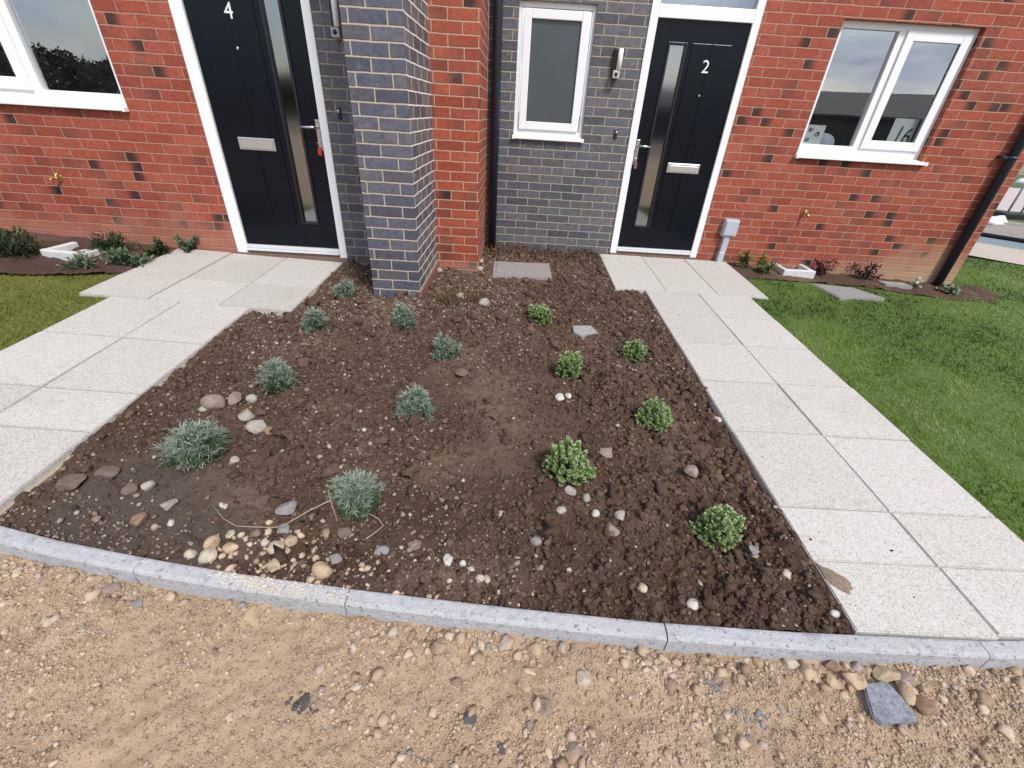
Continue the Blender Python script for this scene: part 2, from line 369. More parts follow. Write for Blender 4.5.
M['turfL'] = simple('turf_base_olive', (.13,.13,.025), .95, var=.4, scale=30, bump=.6, bscale=120)
M['cover'] = simple('cast_cover', (.27, .255, .245), .85, var=.35, scale=35, bump=.9, bscale=90)
M['coverb'] = simple('gritty_cover', (.25, .24, .235), .9, var=.45, scale=60, bump=1.0, bscale=140)
M['gully'] = simple('pale_concrete', (.55, .55, .55), .8, var=.15, scale=12, bump=.3)
M['ftpath'] = simple('site_path', (.42, .36, .31), .9, var=.12, scale=2)
M['tealgrit'] = simple('blue_grey_grit', (.17, .21, .23), .9, var=.5, scale=40, bump=.6)
M['spoil'] = simple('spoil', (.25, .22, .19), .95, var=.5, scale=6, bump=1.0, bscale=14)
M['pinkground'] = simple('pinkish_ground', (.42, .35, .33), .9, var=.1, scale=1)
M['farfield'] = simple('far_grass', (.055, .085, .025), .95, var=.35, scale=3)
M['sheet'] = simple('white_plastic', (.72, .74, .76), .4, var=.08, scale=4)
M['fence'] = simple('galvanised', (.55, .56, .57), .5, .0, var=.1)
M['ob_wall'] = simple('dark_cladding', (.05, .048, .046), .8, var=.2)
M['ground'] = simple('bare_ground', (.19, .145, .105), .95, var=.3, scale=.8)
M['hill'] = simple('distant_hill', (.035, .045, .03), .95, var=.3, scale=.05)
M['woodleaf'] = simple('far_wood_foliage', (.022, .032, .016), .9, var=.4, scale=.8)

# ------------------------------------------------------------------ camera, sun, sky
cd = bpy.data.cameras.new('camera'); cam = bpy.data.objects.new('camera', cd); C.objects.link(cam)
cd.sensor_width = 36; cd.sensor_fit = 'HORIZONTAL'; cd.lens = FOC/1024*36; cd.clip_end = 2000; cd.clip_start = .02
mw = Matrix.Identity(4)
for i in range(3):
    mw[i][0] = _r2[i]; mw[i][1] = _u2[i]; mw[i][2] = -_fw[i]
cam.matrix_world = mw
bpy.context.scene.camera = cam
SUN_AZ, SUN_EL = radians(147), radians(50)
sl = bpy.data.lights.new('sun', 'SUN'); sl.energy = 1.5; sl.angle = radians(10); sl.color = (1, .955, .89)
so = bpy.data.objects.new('sun', sl); C.objects.link(so)
sd = Vector((sin(SUN_AZ)*cos(SUN_EL), cos(SUN_AZ)*cos(SUN_EL), sin(SUN_EL)))
so.rotation_euler = (-sd).to_track_quat('-Z', 'Y').to_euler(); so.location = sd*30
w = bpy.data.worlds.new('World'); bpy.context.scene.world = w; w.use_nodes = True; wt = w.node_tree
bg = wt.nodes['Background']; bg.inputs[1].default_value = .088
sky = wt.nodes.new('ShaderNodeTexSky'); sky.sky_type = 'NISHITA'; sky.sun_disc = False
sky.sun_elevation = SUN_EL; sky.sun_rotation = SUN_AZ; sky.air_density = 1.2; sky.dust_density = 1.5
tc = wt.nodes.new('ShaderNodeTexCoord'); mp = wt.nodes.new('ShaderNodeMapping'); mp.inputs['Scale'].default_value = (1, 1, 2.6)
wt.links.new(tc.outputs['Generated'], mp.inputs[0])
nz = wt.nodes.new('ShaderNodeTexNoise'); nz.inputs['Scale'].default_value = 1.9; nz.inputs['Detail'].default_value = 7; nz.inputs['Roughness'].default_value = .58; nz.inputs['Distortion'].default_value = .6
wt.links.new(mp.outputs[0], nz.inputs['Vector'])
rp = wt.nodes.new('ShaderNodeValToRGB'); rp.color_ramp.elements[0].position = .42; rp.color_ramp.elements[0].color = (.25,)*3+(1,); rp.color_ramp.elements[1].position = .60
wt.links.new(nz.outputs['Fac'], rp.inputs[0])
nz2 = wt.nodes.new('ShaderNodeTexNoise'); nz2.inputs['Scale'].default_value = 3.2; nz2.inputs['Detail'].default_value = 5; wt.links.new(mp.outputs[0], nz2.inputs['Vector'])
rp2 = wt.nodes.new('ShaderNodeValToRGB'); rp2.color_ramp.elements[0].position = .35; rp2.color_ramp.elements[0].color = (2.3, 2.85, 4.3, 1)
rp2.color_ramp.elements[1].position = .65; rp2.color_ramp.elements[1].color = (7.4, 7.4, 7.5, 1)
wt.links.new(nz2.outputs['Fac'], rp2.inputs[0])
mxw = wt.nodes.new('ShaderNodeMix'); mxw.data_type = 'RGBA'
wt.links.new(rp.outputs[0], mxw.inputs[0]); wt.links.new(sky.outputs[0], mxw.inputs[6]); wt.links.new(rp2.outputs[0], mxw.inputs[7])
wt.links.new(mxw.outputs[2], bg.inputs[0])
sc = bpy.context.scene
sc.view_settings.view_transform = 'Standard'; sc.view_settings.look = 'None'; sc.view_settings.gamma = 1
sc.view_settings.exposure = 1.26; sc.view_settings.use_curve_mapping = False
sc.cycles.max_bounces = 6; sc.cycles.transparent_max_bounces = 8; sc.cycles.caustics_reflective = False; sc.cycles.caustics_refractive = False

# ------------------------------------------------------------------ brick walls with UVs in metres
class Wall:
    def __init__(s): s.v = []; s.f = []; s.uv = []; s.mi = []
    def quad(s, P, UV, mi=0):
        b = len(s.v); s.v += P; s.f.append(tuple(range(b, b+4))); s.uv += UV; s.mi.append(mi); return s
    def front(s, x0, x1, z0, z1, y, holes=(), depth=.10, mi=0):
        xs = sorted({x0, x1, *[h[0] for h in holes], *[h[1] for h in holes]}); zs = sorted({z0, z1, *[h[2] for h in holes], *[h[3] for h in holes]})
        xs = [x for x in xs if x0 <= x <= x1]; zs = [z for z in zs if z0 <= z <= z1]
        for i in range(len(xs)-1):
            for j in range(len(zs)-1):
                a, b, c, d = xs[i], xs[i+1], zs[j], zs[j+1]; mx, mz = (a+b)/2, (c+d)/2
                if any(h[0] < mx < h[1] and h[2] < mz < h[3] for h in holes): continue
                s.quad([(a, y, c), (b, y, c), (b, y, d), (a, y, d)], [(a, c), (b, c), (b, d), (a, d)], mi)
        for (a, b, c, d) in holes:
            a2, b2, c2, d2 = max(a, x0), min(b, x1), max(c, z0), min(d, z1); Y = y+depth
            if a > x0: s.quad([(a, y, c2), (a, y, d2), (a, Y, d2), (a, Y, c2)], [(a, c2), (a, d2), (a+depth, d2), (a+depth, c2)], mi)
            if b < x1: s.quad([(b, y, c2), (b, Y, c2), (b, Y, d2), (b, y, d2)], [(b, c2), (b+depth, c2), (b+depth, d2), (b, d2)], mi)
            if d < z1: s.quad([(a2, y, d), (b2, y, d), (b2, Y, d), (a2, Y, d)], [(a2, d), (b2, d), (b2, d+depth), (a2, d+depth)], mi)
            if c > z0: s.quad([(a2, y, c), (a2, Y, c), (b2, Y, c), (b2, y, c)], [(a2, c), (a2, c-depth), (b2, c-depth), (b2, c)], mi)
        return s
    def side(s, x, y0, y1, z0, z1, u0, sg=1, mi=0):
        s.quad([(x, y0, z0), (x, y1, z0), (x, y1, z1), (x, y0, z1)], [(u0, z0), (u0+sg*(y1-y0), z0), (u0+sg*(y1-y0), z1), (u0, z1)], mi); return s
    def build(s, name, mats, parent):
        me = bpy.data.meshes.new(name); me.from_pydata(s.v, [], s.f); ul = me.uv_layers.new(name='UVMap')
        for i, l in enumerate(me.loops): ul.data[i].uv = s.uv[l.vertex_index]
        me.polygons.foreach_set('material_index', s.mi)
        bm = bmesh.new(); bm.from_mesh(me); bmesh.ops.remove_doubles(bm, verts=list(bm.verts), dist=1e-5); bm.to_mesh(me); bm.free()
        return link(name, me, mats, parent)

ZB, ZT = -1.75, 3.75           # foundations, eaves
D4, D2 = 4.0, 4.823
h4 = empty('terraced_house', (-5.0, D4, -1.25), 'red brick house with a grey brick porch pillar and black front door numbered 4', 'house', 'new brick terraced houses')
h2 = empty('terraced_house', (2.3, D2, -1.27), 'red brick house with black front door numbered 2 and a narrow frosted window', 'house', 'new brick terraced houses')
XW = -10.0
# number 4 walls
win4 = (-4.62, -3.113, -.155, .95); dr4 = (-2.54, -1.54, -1.235, .86)
Wall().front(XW, dr4[0], ZB, ZT, D4, [win4]).front(dr4[0], dr4[1], dr4[3], ZT, D4, []).side(XW, D4, 9.5, ZB, ZT, 0).build('red_brick_wall', M['red4'], h4)
g4 = Wall().front(dr4[1], -.98, ZB, ZT, D4, []).build('grey_brick_wall', M['blue'], h4)
for sx in (dr4[0], dr4[1]): pass
Wall().front(-.98, -.335, ZB, ZT, D4, []).side(-.335, D4, D2, ZB, ZT, -.335).build('red_brick_pier', M['redp'], h4)
PF = 3.18; M['footbrick'] = simple('orange_footing', (.19, .082, .05), .9, var=.4, scale=30, bump=.7)
MB().box(-.712, -.690, PF-.012, D4-.01, -1.5, -1.207, .003).build('footing', M['footbrick'], h4)
PX0, PX1 = -1.062, -.708
pw = Wall().front(PX0, PX1, ZB, ZT, PF, []); pw.side(PX1, PF, D4-.001, ZB, ZT, PX1, 1, 1); pw.side(PX0, PF, D4-.001, ZB, ZT, PX0, -1)
pw.build('grey_brick_pillar', [M['bluep'], M['bluew']], h4)
# number 2 walls
dr2 = (1.045, 1.985, -1.262, 1.30); swin = (-.075, .588, -.20, .80); win2 = (2.682, 3.905, -.225, .812); XE = 4.90
Wall().front(-.334, dr2[0], ZB, ZT, D2, [swin], .07).build('grey_brick_wall', M['blue'], h2)
Wall().front(dr2[1], XE, ZB, ZT, D2, [win2], .09).front(dr2[0], dr2[1], dr2[3], ZT, D2, []).side(XE, D2, 9.5, ZB, ZT, XE).build('red_brick_wall', M['red2'], h2)
def roof(x0, x1, y0, par):
    m = MB(); ym = (y0+9.5)/2
    m.prism([(y0-.35, ZT-.02), (ym, ZT+2.2), (9.85, ZT-.02), (9.85, ZT+.12), (ym, ZT+2.36), (y0-.35, ZT+.12)], 'x', x0, x1)
    return m.build('roof', M['roof'], par)
roof(XW-.1, -.335, D4, h4); roof(-.33, XE+.15, D2, h2)

def room(x0, x1, z0, z1, y0, depth, par):
    """hollow dark room behind a pane"""
    b = bmesh.new(); bmesh.ops.create_cube(b, size=1)
    for v in b.verts: v.co = Vector(((x0+x1)/2+v.co.x*(x1-x0), y0+depth/2+v.co.y*depth, (z0+z1)/2+v.co.z*(z1-z0)))
    b.normal_update(); bmesh.ops.delete(b, geom=[f for f in b.faces if f.normal.y < -.5], context='FACES')
    m = MB(); m.merge(b); return m.build('room_interior', M['plaster'], par)
def sill_part(x0, x1, y, z0, z1, par, out=.045):
    m = MB(); m.prism([(y-out, z0+.004), (y-out, z0+.022), (y+.06, z1), (y+.06, z0+.004)], 'x', x0, x1, .003)
    m.box(x0-.006, x0+.018, y-out-.003, y-.001, z0, z0+.032, .003); m.box(x1-.018, x1+.006, y-out-.003, y-.001, z0, z0+.032, .003)
    return m.build('sill', M['sill'], par)
def pane(x0, x1, z0, z1, y, mat, par, name='pane'):
    return MB().box(x0, x1, y, y+.006, z0, z1).build(name, mat, par)
# window of number 2: a fixed light and an opening sash
WY = D2+.060
m = MB().frame(2.66, 3.93, -.195, .835, .075, WY, WY+.07)
m.box(3.232, 3.305, WY+.001, WY+.069, -.122, .762, .004)
wf2 = m.build('window', M['upvc'], h2)
sill_part(2.672, 3.945, D2, -.243, -.194, wf2)
MB().frame(3.296, 3.866, -.132, .772, .075, WY-.018, WY-.002, .005).build('sash_frame', M['upvc'], wf2)
pane(2.73, 3.237, -.125, .765, WY+.03, M['glass'], wf2); pane(3.365, 3.797, -.062, .702, WY+.0, M['glass'], wf2)
room(2.62, 4.2, -.5, 1.0, WY+.075, 1.6, wf2)
# small frosted window
SY = D2+.035
m = MB().frame(-.095, .61, -.2, .815, .055, SY, SY+.07); wfs = m.build('window', M['upvc'], h2); wfs['label'] = 'narrow white window with frosted grey glass beside the downpipe'
MB().frame(-.030, .538, -.142, .752, .068, SY-.020, SY-.002, .006).build('sash_frame', M['upvc'], wfs)
sill_part(-.082, .596, D2, -.226, -.176, wfs, .035)
pane(.034, .474, -.078, .688, SY+.004, M['frost'], wfs)
# window of number 4
W4 = D4+.06
m = MB().frame(-4.64, -3.10, -.125, .97, .075, W4, W4+.07); m.box(-3.862, -3.792, W4+.001, W4+.069, -.053, .897, .004)
wf4 = m.build('window', M['upvc'], h4); wf4['label'] = 'white window partly out of view reflecting trees and cloud'
sill_part(-4.63, -3.112, D4, -.165, -.118, wf4)
MB().frame(-4.575, -3.852, -.062, .905, .085, W4-.018, W4-.002, .005).build('sash_frame', M['upvc'], wf4)
pane(-3.797, -3.17, -.055, .9, W4+.03, M['glass'], wf4); pane(-4.50, -3.93, .015, .83, W4, M['glass'], wf4)
room(-4.9, -3.0, -.6, 1.1, W4+.075, 1.6, wf4)

def text_mesh(s, size, depth, font_shear=0):
    cu = bpy.data.curves.new('txt', 'FONT'); cu.body = s; cu.size = size; cu.extrude = depth; cu.align_x = 'CENTER'; cu.align_y = 'CENTER'; cu.shear = font_shear
    o = bpy.data.objects.new('txt', cu); C.objects.link(o); bpy.context.view_layer.update()
    me = bpy.data.meshes.new_from_object(o.evaluated_get(bpy.context.evaluated_depsgraph_get())); bpy.data.objects.remove(o); bpy.data.curves.remove(cu)
    return me
def text(name, s, size, x, y, z, mat, par, depth=.003, sx=1.0, rot=0):
    me = text_mesh(s, size, depth)
    me.transform(Matrix.Translation((x, y, z)) @ Matrix.Rotation(rot, 4, 'Y') @ Matrix.Rotation(pi/2, 4, 'X') @ Matrix.Diagonal((sx, 1, 1, 1)))
    return link(name, me, mat, par)

def front_door(par, y, fx0, fx1, fz0, fz1, lx0, lx1, lz0, lz1, gx0, gx1, gz0, gz1, px0, px1, num, nx, nz, lp, hx, hdir, hz, transom):
    fr = MB()
    fr.box(fx0, lx0+.004, y-.012, y+.06, fz0, fz1, .004); fr.box(lx1-.004, fx1, y-.012, y+.06, fz0, fz1, .004)
    fr.box(lx0+.003, lx1-.003, y-.011, y+.059, lz1-.004, lz1+.085, .004)
    if transom: fr.box(lx0+.003, lx1-.003, y-.011, y+.059, fz1-.06, fz1-.001, .004)
    fo = fr.build('door_frame', M['upvc'], par)
    MB().box(lx0+.005, lx1-.005, y-.03, y+.055, fz0+.028, fz0+.046, .004).box(lx0+.005, lx1-.005, y-.012, y+.055, fz0+.047, lz0-.004, .004).build('threshold', M['thresh'], fo)
    MB().box(fx0+.004, fx1-.004, y-.010, y+.05, fz0-.05, fz0+.0275, .003).build('threshold_bedding', M['stepbed'], fo)
    dy = y+.012
    d = MB()
    # leaf split round the long glazed slot, then planks with V grooves
    d.box(lx0, gx0-.022, dy, dy+.045, lz0, lz1, .003); 
    d.box(gx0-.0225, gx1+.0225, dy+.0005, dy+.0445, lz0+.0005, gz0-.022, .002); d.box(gx0-.0225, gx1+.0225, dy+.0005, dy+.0445, gz1+.022, lz1-.0005, .002)
    d.box(gx1+.022, lx1, dy, dy+.045, lz0, lz1, .003)
    dl = d.build('door', M['door'], par)
    b = MB().frame(gx0-.022, gx1+.022, gz0-.022, gz1+.022, .022, dy-.012, dy+.02, .005); b.build('glazing_bead', M['bead'], dl)
    pane(gx0, gx1, gz0, gz1, dy+.012, M['doorglass'], dl)
    # planted plank panel
    pm = MB(); k = 2; wv = (px1-px0)/k
    for i in range(k): pm.box(px0+i*wv+.0006, px0+(i+1)*wv-.0006, dy-.007, dy+.002, gz0-.02, gz1+.02, .0035)
    pm.build('plank_panel', M['door'], dl)
    text('door_number', num, .135, nx, dy-.011, nz, M['numeral'], dl, .0025)
    MB().tube([(nx+.004, dy-.013, nz-.21), (nx+.004, dy-.004, nz-.21)], [.008, .012], 16).build('spyhole', M['chrome'], dl)
    lm = MB().box(lp[0], lp[1], dy-.017, dy-.006, lp[2], lp[3], .004).box(lp[0]+.014, lp[1]-.014, dy-.025, dy-.016, lp[2]+.012, lp[3]-.020, .004)
    lm.box(lp[0]+.006, lp[1]-.006, dy-.023, dy-.016, lp[3]-.018, lp[3]-.006, .003); lm.build('letter_plate', M['plate'], dl)
    hm = MB().box(hx-.017, hx+.017, dy-.013, dy+.002, hz-.165, hz+.055, .006)
    hm.tube([(hx, dy-.008, hz), (hx, dy-.052, hz)], .010, 14).tube([(hx-hdir*.008, dy-.052, hz), (hx+hdir*.06, dy-.055, hz+.001), (hx+hdir*.13, dy-.052, hz-.004)], [.0105, .0095, .0085], 14)
    hm.tube([(hx, dy-.012, hz-.105), (hx, dy-.021, hz-.105)], .009, 12)
    hm.build('handle', M['chrome'], dl)
    room(lx0+.01, lx1-.01, lz0, lz1, dy+.07, 1.5, fo)
    return fo, dl, dy
f2, d2, dy2 = front_door(h2, D2, 1.04, 1.985, -1.255, 1.30, 1.106, 1.923, -1.185, .744, 1.262, 1.39, -.955, .565, 1.452, 1.80, '2', 1.610, .419, (1.462, 1.782, -.437, -.350), 1.135, 1, -.222, True)
pane(1.109, 1.92, .832, 1.24, D2+.03, M['glass'], f2, 'fanlight_pane')
room(1.05, 1.97, .835, 1.28, D2+.062, 1.2, f2)
f4, d4, dy4 = front_door(h4, D4, -2.545, -1.54, -1.232, .86, -2.455, -1.60, -1.152, .775, -1.885, -1.772, -.93, .60, -2.345, -1.955, '4', -2.134, .496, (-2.294, -1.998, -.382, -.292), -1.628, -1, -.192, False)
d4['label'] = 'black front door numbered 4 with red key tag in its lock'; d2['label'] = 'black front door numbered 2 under a fanlight'
def wall_lamp(x, y, z0, z1, par):
    r = MB().box(x-.028, x+.004, y-.045, y+.001, z0-.004, z1+.004, .004).build('wall_lamp', M['rubber'], par)
    MB().tube([(x+.020, y-.065, z0+.055), (x+.020, y-.065, z1-.004), (x+.020, y-.065, z1)], [.022, .022, .019], 18).build('lamp_tube', M['lampwhite'], r)
    MB().box(x-.026, x+.034, y-.082, y-.003, z0-.006, z0+.052, .006).build('sensor_housing', M['pir'], r)
    MB().tube([(x+.003, y-.081, z0+.024), (x+.003, y-.088, z0+.024), (x+.003, y-.092, z0+.024)], [.015, .014, .007], 16).build('sensor_eye', M['rubber'], r)
wall_lamp(.808, D2, .300, .508, h2); wall_lamp(-1.365, D4, .385, .62, h4)
def bell(x, y, z, par):
    r = MB().box(x-.014, x+.014, y-.014, y+.001, z-.045, z+.035, .005).build('door_bell', M['rubber'], par)
    MB().tube([(x, y-.013, z+.010), (x, y-.022, z+.010), (x, y-.026, z+.010)], [.014, .013, .006], 16).build('push_button', M['chrome'], r)
bell(.905, D2, -.13, h2); bell(-1.437, D4, -.083, h4)
MB().box(-1.30, -1.245, PF+.28, PF+.33, -.85, -.70, .004).build if False else None
MB().box(PX0-.018, PX0+.001, PF+.30, PF+.345, -.72, -.60, .003).build('cable_cover', M['upvc'], h4)
def downpipe(x, y, zb, zt, par, brackets, r=.040):
    m = MB().tube([(x, y, zb), (x, y, zt)], r, 20)
    o = m.build('downpipe', M['navy'], par)
    for z in brackets:
        MB().tube([(x, y, z-.012), (x, y, z+.012)], r*1.13, 20).box(x-r*2.4, x-r*.9, y-.012, y+.02, z-.011, z+.011, .003).box(x-r*2.5, x-r*1.9, y+.0, y+.058, z-.016, z+.016, .003).build('bracket', M['navy'], o)
    return o
downpipe(-.250, D2-.055, -1.36, ZT, h2, [1.1, 2.2]); downpipe(4.70, D2-.055, -1.50, ZT, h2, [-.13, 1.9])
mb = MB().box(2.168, 2.316, D2-.075, D2+.001, -1.005, -.832, .012, 3).build('meter_box', M['meter'], h2)
MB().box(2.178, 2.306, D2-.083, D2-.073, -.990, -.847, .006).build('meter_lid', M['meter'], mb)
MB().box(2.205, 2.268, D2-.06, D2+.001, -1.17, -1.003, .008).box(2.197, 2.262, D2-.07, D2+.001, -1.36, -1.165, .01).build('cable_duct', M['meter'], mb)
def tap(x, y, z, par, s):
    m = MB().tube([(x, y+.002, z), (x, y-.007, z)], .026, 16).tube([(x, y-.005, z), (x, y-.045, z)], .012, 12).tube([(x, y-.028, z+.002), (x, y-.028, z+.028)], [.011, .008], 12)
    m.tube([(x+s*.004, y-.045, z), (x+s*.02, y-.060, z-.008), (x+s*.024, y-.064, z-.034)], [.012, .012, .013], 12).tube([(x-.022, y-.028, z+.03), (x+.022, y-.028, z+.03)], .006, 10)
    m.build('outside_tap', M['brass'], par)
tap(2.972, D2, -.739, h2, 1); tap(-3.912, D4, -.682, h4, -1)
def keys(x, y, z, label, mat):
    r = empty('key_set', (x, y, z), label, 'keys', 'keys left in the door locks')
    MB().tube([(x, y+.014, z), (x, y-.004, z)], .003, 8).box(x-.011, x+.011, y-.024, y-.004, z-.002, z+.002, .001).build('key', M['steel'], r)
    mm = MB(); n = 16; mm.tube([(x+.014*cos(2*pi*i/n)*.4, y-.022+.014*cos(2*pi*i/n)*.3, z-.014+.014*sin(2*pi*i/n)) for i in range(n+1)], .0012, 6); mm.build('ring', M['steel'], r)
    MB().prism([(x-.013, z-.088), (x+.016, z-.094), (x+.020, z-.04), (x+.006, z-.026), (x-.010, z-.038)], 'y', y-.030, y-.024, .001).build('fob', mat, r)
keys(-1.628, dy4-.026, -.297, 'red tagged keys hanging in the lock of the door numbered 4', M['tagred'])
keys(1.135, dy2-.026, -.327, 'dull brownish red tagged keys hanging in the lock of the door numbered 2', simple('dull_tag', (.20, .075, .07), .6))
# things standing on the inside of the window board
py_ = WY+.052
ps = empty('paper_sign', (3.62, py_, -.1), 'white sheet with handwritten number 16 propped inside the right window', 'sign')
MB().box(3.565, 3.795, py_, py_+.003, -.115, .135).build('sheet', M['paper'], ps); text('numerals', '16', .20, 3.70, py_-.002, -.01, M['ink'], ps, .0006, .85, rot=.10)
lf = empty('leaflet', (2.83, py_, -.125), 'pale leaflet with small dark drawings standing in the window corner', 'leaflet')
MB().box(2.735, 2.935, py_, py_+.003, -.13, .04).build('sheet', M['paper'], lf)
for (cx, cz, sz) in ((2.80, .0, 1), (2.87, -.035, 1.2), (2.795, -.085, .9)):
    pts = [(cx+sz*.020*cos(a*1.1+cz*40)*(1-a/9), py_-.001, cz+sz*.013*sin(a*1.5+cx*30)) for a in [i*.5 for i in range(10)]]
    MB().tube(pts, .005*sz, 6).build('drawing', M['ink'], lf)
cb = bmesh.new(); bmesh.ops.create_icosphere(cb, subdivisions=3, radius=1)
for v in cb.verts: v.co = Vector((3.03+v.co.x*.12*(1+.2*v.co.z), py_+.14+v.co.y*.09, -.14+max(v.co.z, -.3)*.12))
mm = MB(); mm.merge(cb); o = mm.build('cushion', M['cushion'], None, True); place(o, (3.03, py_+.14, -.16)); tag(o, 'pale blue rounded cushion lying behind the leaflet in the window', 'cushion')

# ------------------------------------------------------------------ paths
def slabs(name, zf, rects, thick=.05, seed=1):
    rr = random.Random(seed); b = bmesh.new(); lay = b.verts.layers.float.new('shade')
    for (x0, x1, y0, y1) in rects:
        g = (.0024 if name == 'path' and x0 > 0 else .0036); t = bmesh.new(); bmesh.ops.create_cube(t, size=1)
        for v in t.verts: v.co = Vector(((x0+x1)/2+v.co.x*(x1-x0-2*g), (y0+y1)/2+v.co.y*(y1-y0-2*g), v.co.z*thick-thick/2))
        bmesh.ops.bevel(t, geom=[e for e in t.edges if all(v.co.z > -.01 for v in e.verts)], offset=.004, segments=2, affect='EDGES')
        tl = t.verts.layers.float.new('shade'); s = rr.random(); dz = rr.uniform(-.0025, .0025); tx, ty = rr.uniform(-.004, .004), rr.uniform(-.004, .004)
        for v in t.verts:
            v[tl] = s; v.co.z += float(zf(v.co.x, v.co.y))+dz+tx*(v.co.x-(x0+x1)/2)+ty*(v.co.y-(y0+y1)/2)
        me = bpy.data.meshes.new('t'); t.to_mesh(me); t.free(); b.from_mesh(me); bpy.data.meshes.remove(me)
    me = bpy.data.meshes.new(name); b.to_mesh(me); b.free(); o = link(name, me, M['paving']); o['kind'] = 'structure'; return o
KB = [(-3.6, 1.42), (-2.6, 1.20), (-1.78, 1.01), (-1.52, .962), (-1.13, .908), (-.83, .876), (-.49, .850), (.02, .818), (.55, .794), (.99, .788), (1.6, .795), (2.4, .84), (3.4, .95), (5, 1.2)]
kbx = np.array([k[0] for k in KB]); kby = np.array([k[1] for k in KB])
def kerb_y(x): return np.interp(x, kbx, kby)
ys = [3.78, 3.285, 2.80, 2.31, 1.82, 1.32, 1.06]
R = []
for i in range(len(ys)-1):
    R += [(1.185, 1.665, ys[i+1], ys[i]), (1.665, 2.135, ys[i+1], ys[i])]
R += [(1.185, 1.665, .797, 1.06), (1.665, 2.135, .806, 1.06)]
for a, b in ((.92, 1.385), (1.385, 1.85), (1.85, 2.315)): R.append((a, b, 3.78, D2-.028))
slabs('path', z_right, R, seed=3)
ysl = [2.885, 2.34, 1.81, 1.51, 1.02]
L = []
for i in range(len(ysl)-1):
    L += [(-2.84, -2.35, max(ysl[i+1], 1.18 if i == 3 else 0), ysl[i]), (-2.35, -1.86, max(ysl[i+1], 1.07 if i == 3 else 0), ysl[i])]
for a, b in ((-3.075, -2.59), (-2.59, -2.085), (-2.085, -1.575)):
    L += [(a, b, 2.888, 3.315), (a, b, 3.315, D4-.03)]
slabs('path', z_left, L, seed=5)
# bedding mortar showing along the slab edges
def strip(name, zf, x0, x1, y0, y1, top, mat):
    m = MB(); n = max(2, int(max(x1-x0, y1-y0)/.12)); 
    V = []; F = []
    ax = (y1-y0) > (x1-x0)
    for i in range(n+1):
        t = i/n
        for s in (0, 1):
            for zt in (top, top-.1):
                x = x0+(x1-x0)*(s if ax else t); y = y0+(y1-y0)*(t if ax else s)
                j = .006*(vn(x*9, y*9, .3, 4)*2); x += j if ax else 0; y += 0 if ax else j
                V.append((x, y, float(zf(x, y))+zt+.006*float(vn(x, y, .05, 8))))
    for i in range(n):
        a = i*4; F += [(a, a+2, a+6, a+4), (a, a+4, a+5, a+1), (a+2, a+3, a+7, a+6)]
    me = bpy.data.meshes.new(name); me.from_pydata(V, [], F); o = link(name, me, mat); o['kind'] = 'structure'; return o
strip('path_bedding', z_left, -1.868, -1.848, 1.06, 2.89, -.027, M['bedding'])
strip('path_bedding', z_left, -1.582, -1.563, 2.875, 3.96, -.018, M['bedding'])
strip('path_bedding', z_left, -1.87, -1.57, 2.868, 2.885, -.034, M['bedding'])

# kerb: precast edging stones following the curve
def kerb_stones():
    joints = [-3.4, -2.30, -1.20, -.48, .55, 1.585, 2.6, 3.6]
    V = []; F = []
    prof = [(0, -.20), (0, -.006), (-.005, -.001), (-.012, 0), (-.042, -.002), (-.049, -.005), (-.054, -.012), (-.060, -.20)]
    for a, b in zip(joints[:-1], joints[1:]):
        n = max(4, int((b-a)/.025)); base = len(V); a2, b2 = a+.0022, b-.0022
        dz = random.uniform(-.002, .002)
        for i in range(n+1):
            x = a2+(b2-a2)*i/n; y = float(kerb_y(x)); sl = (float(kerb_y(x+.05))-float(kerb_y(x-.05)))/.1
            nx, ny = -sl/sqrt(1+sl*sl), 1/sqrt(1+sl*sl)
            for q, (o_, h) in enumerate(prof):
                ch = .0016*float(vn(x*1.0, q*.7, .03, 5)) + (.003*max(0, float(vn(x, q, .018, 9))-.25)*2 if q in (2, 3, 4, 5, 6) else 0)
                V.append((x+nx*o_, y+ny*o_, float(z_bed(x, y))+h+dz-ch))
        k = len(prof)
        for i in range(n):
            for q in range(k-1):
                p = base+i*k+q; F.append((p, p+1, p+k+1, p+k))
        F.append(tuple(base+q for q in range(k))[::-1]); F.append(tuple(base+n*k+q for q in range(k)))
    me = bpy.data.meshes.new('kerb'); me.from_pydata(V, [], F); o = link('kerb', me, M['kerb']); o['kind'] = 'structure'
    bm = bmesh.new(); bm.from_mesh(me); bmesh.ops.recalc_face_normals(bm, faces=list(bm.faces)); bm.to_mesh(me); bm.free()
kerb_stones()

# ------------------------------------------------------------------ ground surfaces
CLAY = lambda X, Y: np.clip(1.6*g2(X, Y, -1.47, 1.16, .20)+1.2*g2(X, Y, -1.06, 1.03, .10), 0, 1)
def grid(name, x0, x1, y0, y1, step, zfun, mat, keep=None, shade=None, kind='structure', smooth=True):
    xs = np.arange(x0, x1+step*.5, step); ysn = np.arange(y0, y1+step*.5, step); X, Y = np.meshgrid(xs, ysn)
    Z = zfun(X, Y); nx = len(xs); ny = len(ysn)
    V = np.stack([X.ravel(), Y.ravel(), Z.ravel()], 1)
    i = np.arange(ny-1)[:, None]*nx+np.arange(nx-1)[None]; F = np.stack([i, i+1, i+nx+1, i+nx], -1).reshape(-1, 4)
    if keep is not None:
        cx = (X[:-1, :-1]+step/2).ravel(); cy = (Y[:-1, :-1]+step/2).ravel(); F = F[keep(cx, cy)]
    me = np_mesh(name, V, F, {'shade': (shade(X, Y) if shade is not None else np.zeros_like(X)).ravel(), **({'clay': CLAY(X, Y).ravel()} if name == 'soil_bed' and x0 > -2 else {})})
    o = link(name, me, mat, None, smooth); o['kind'] = kind; return o
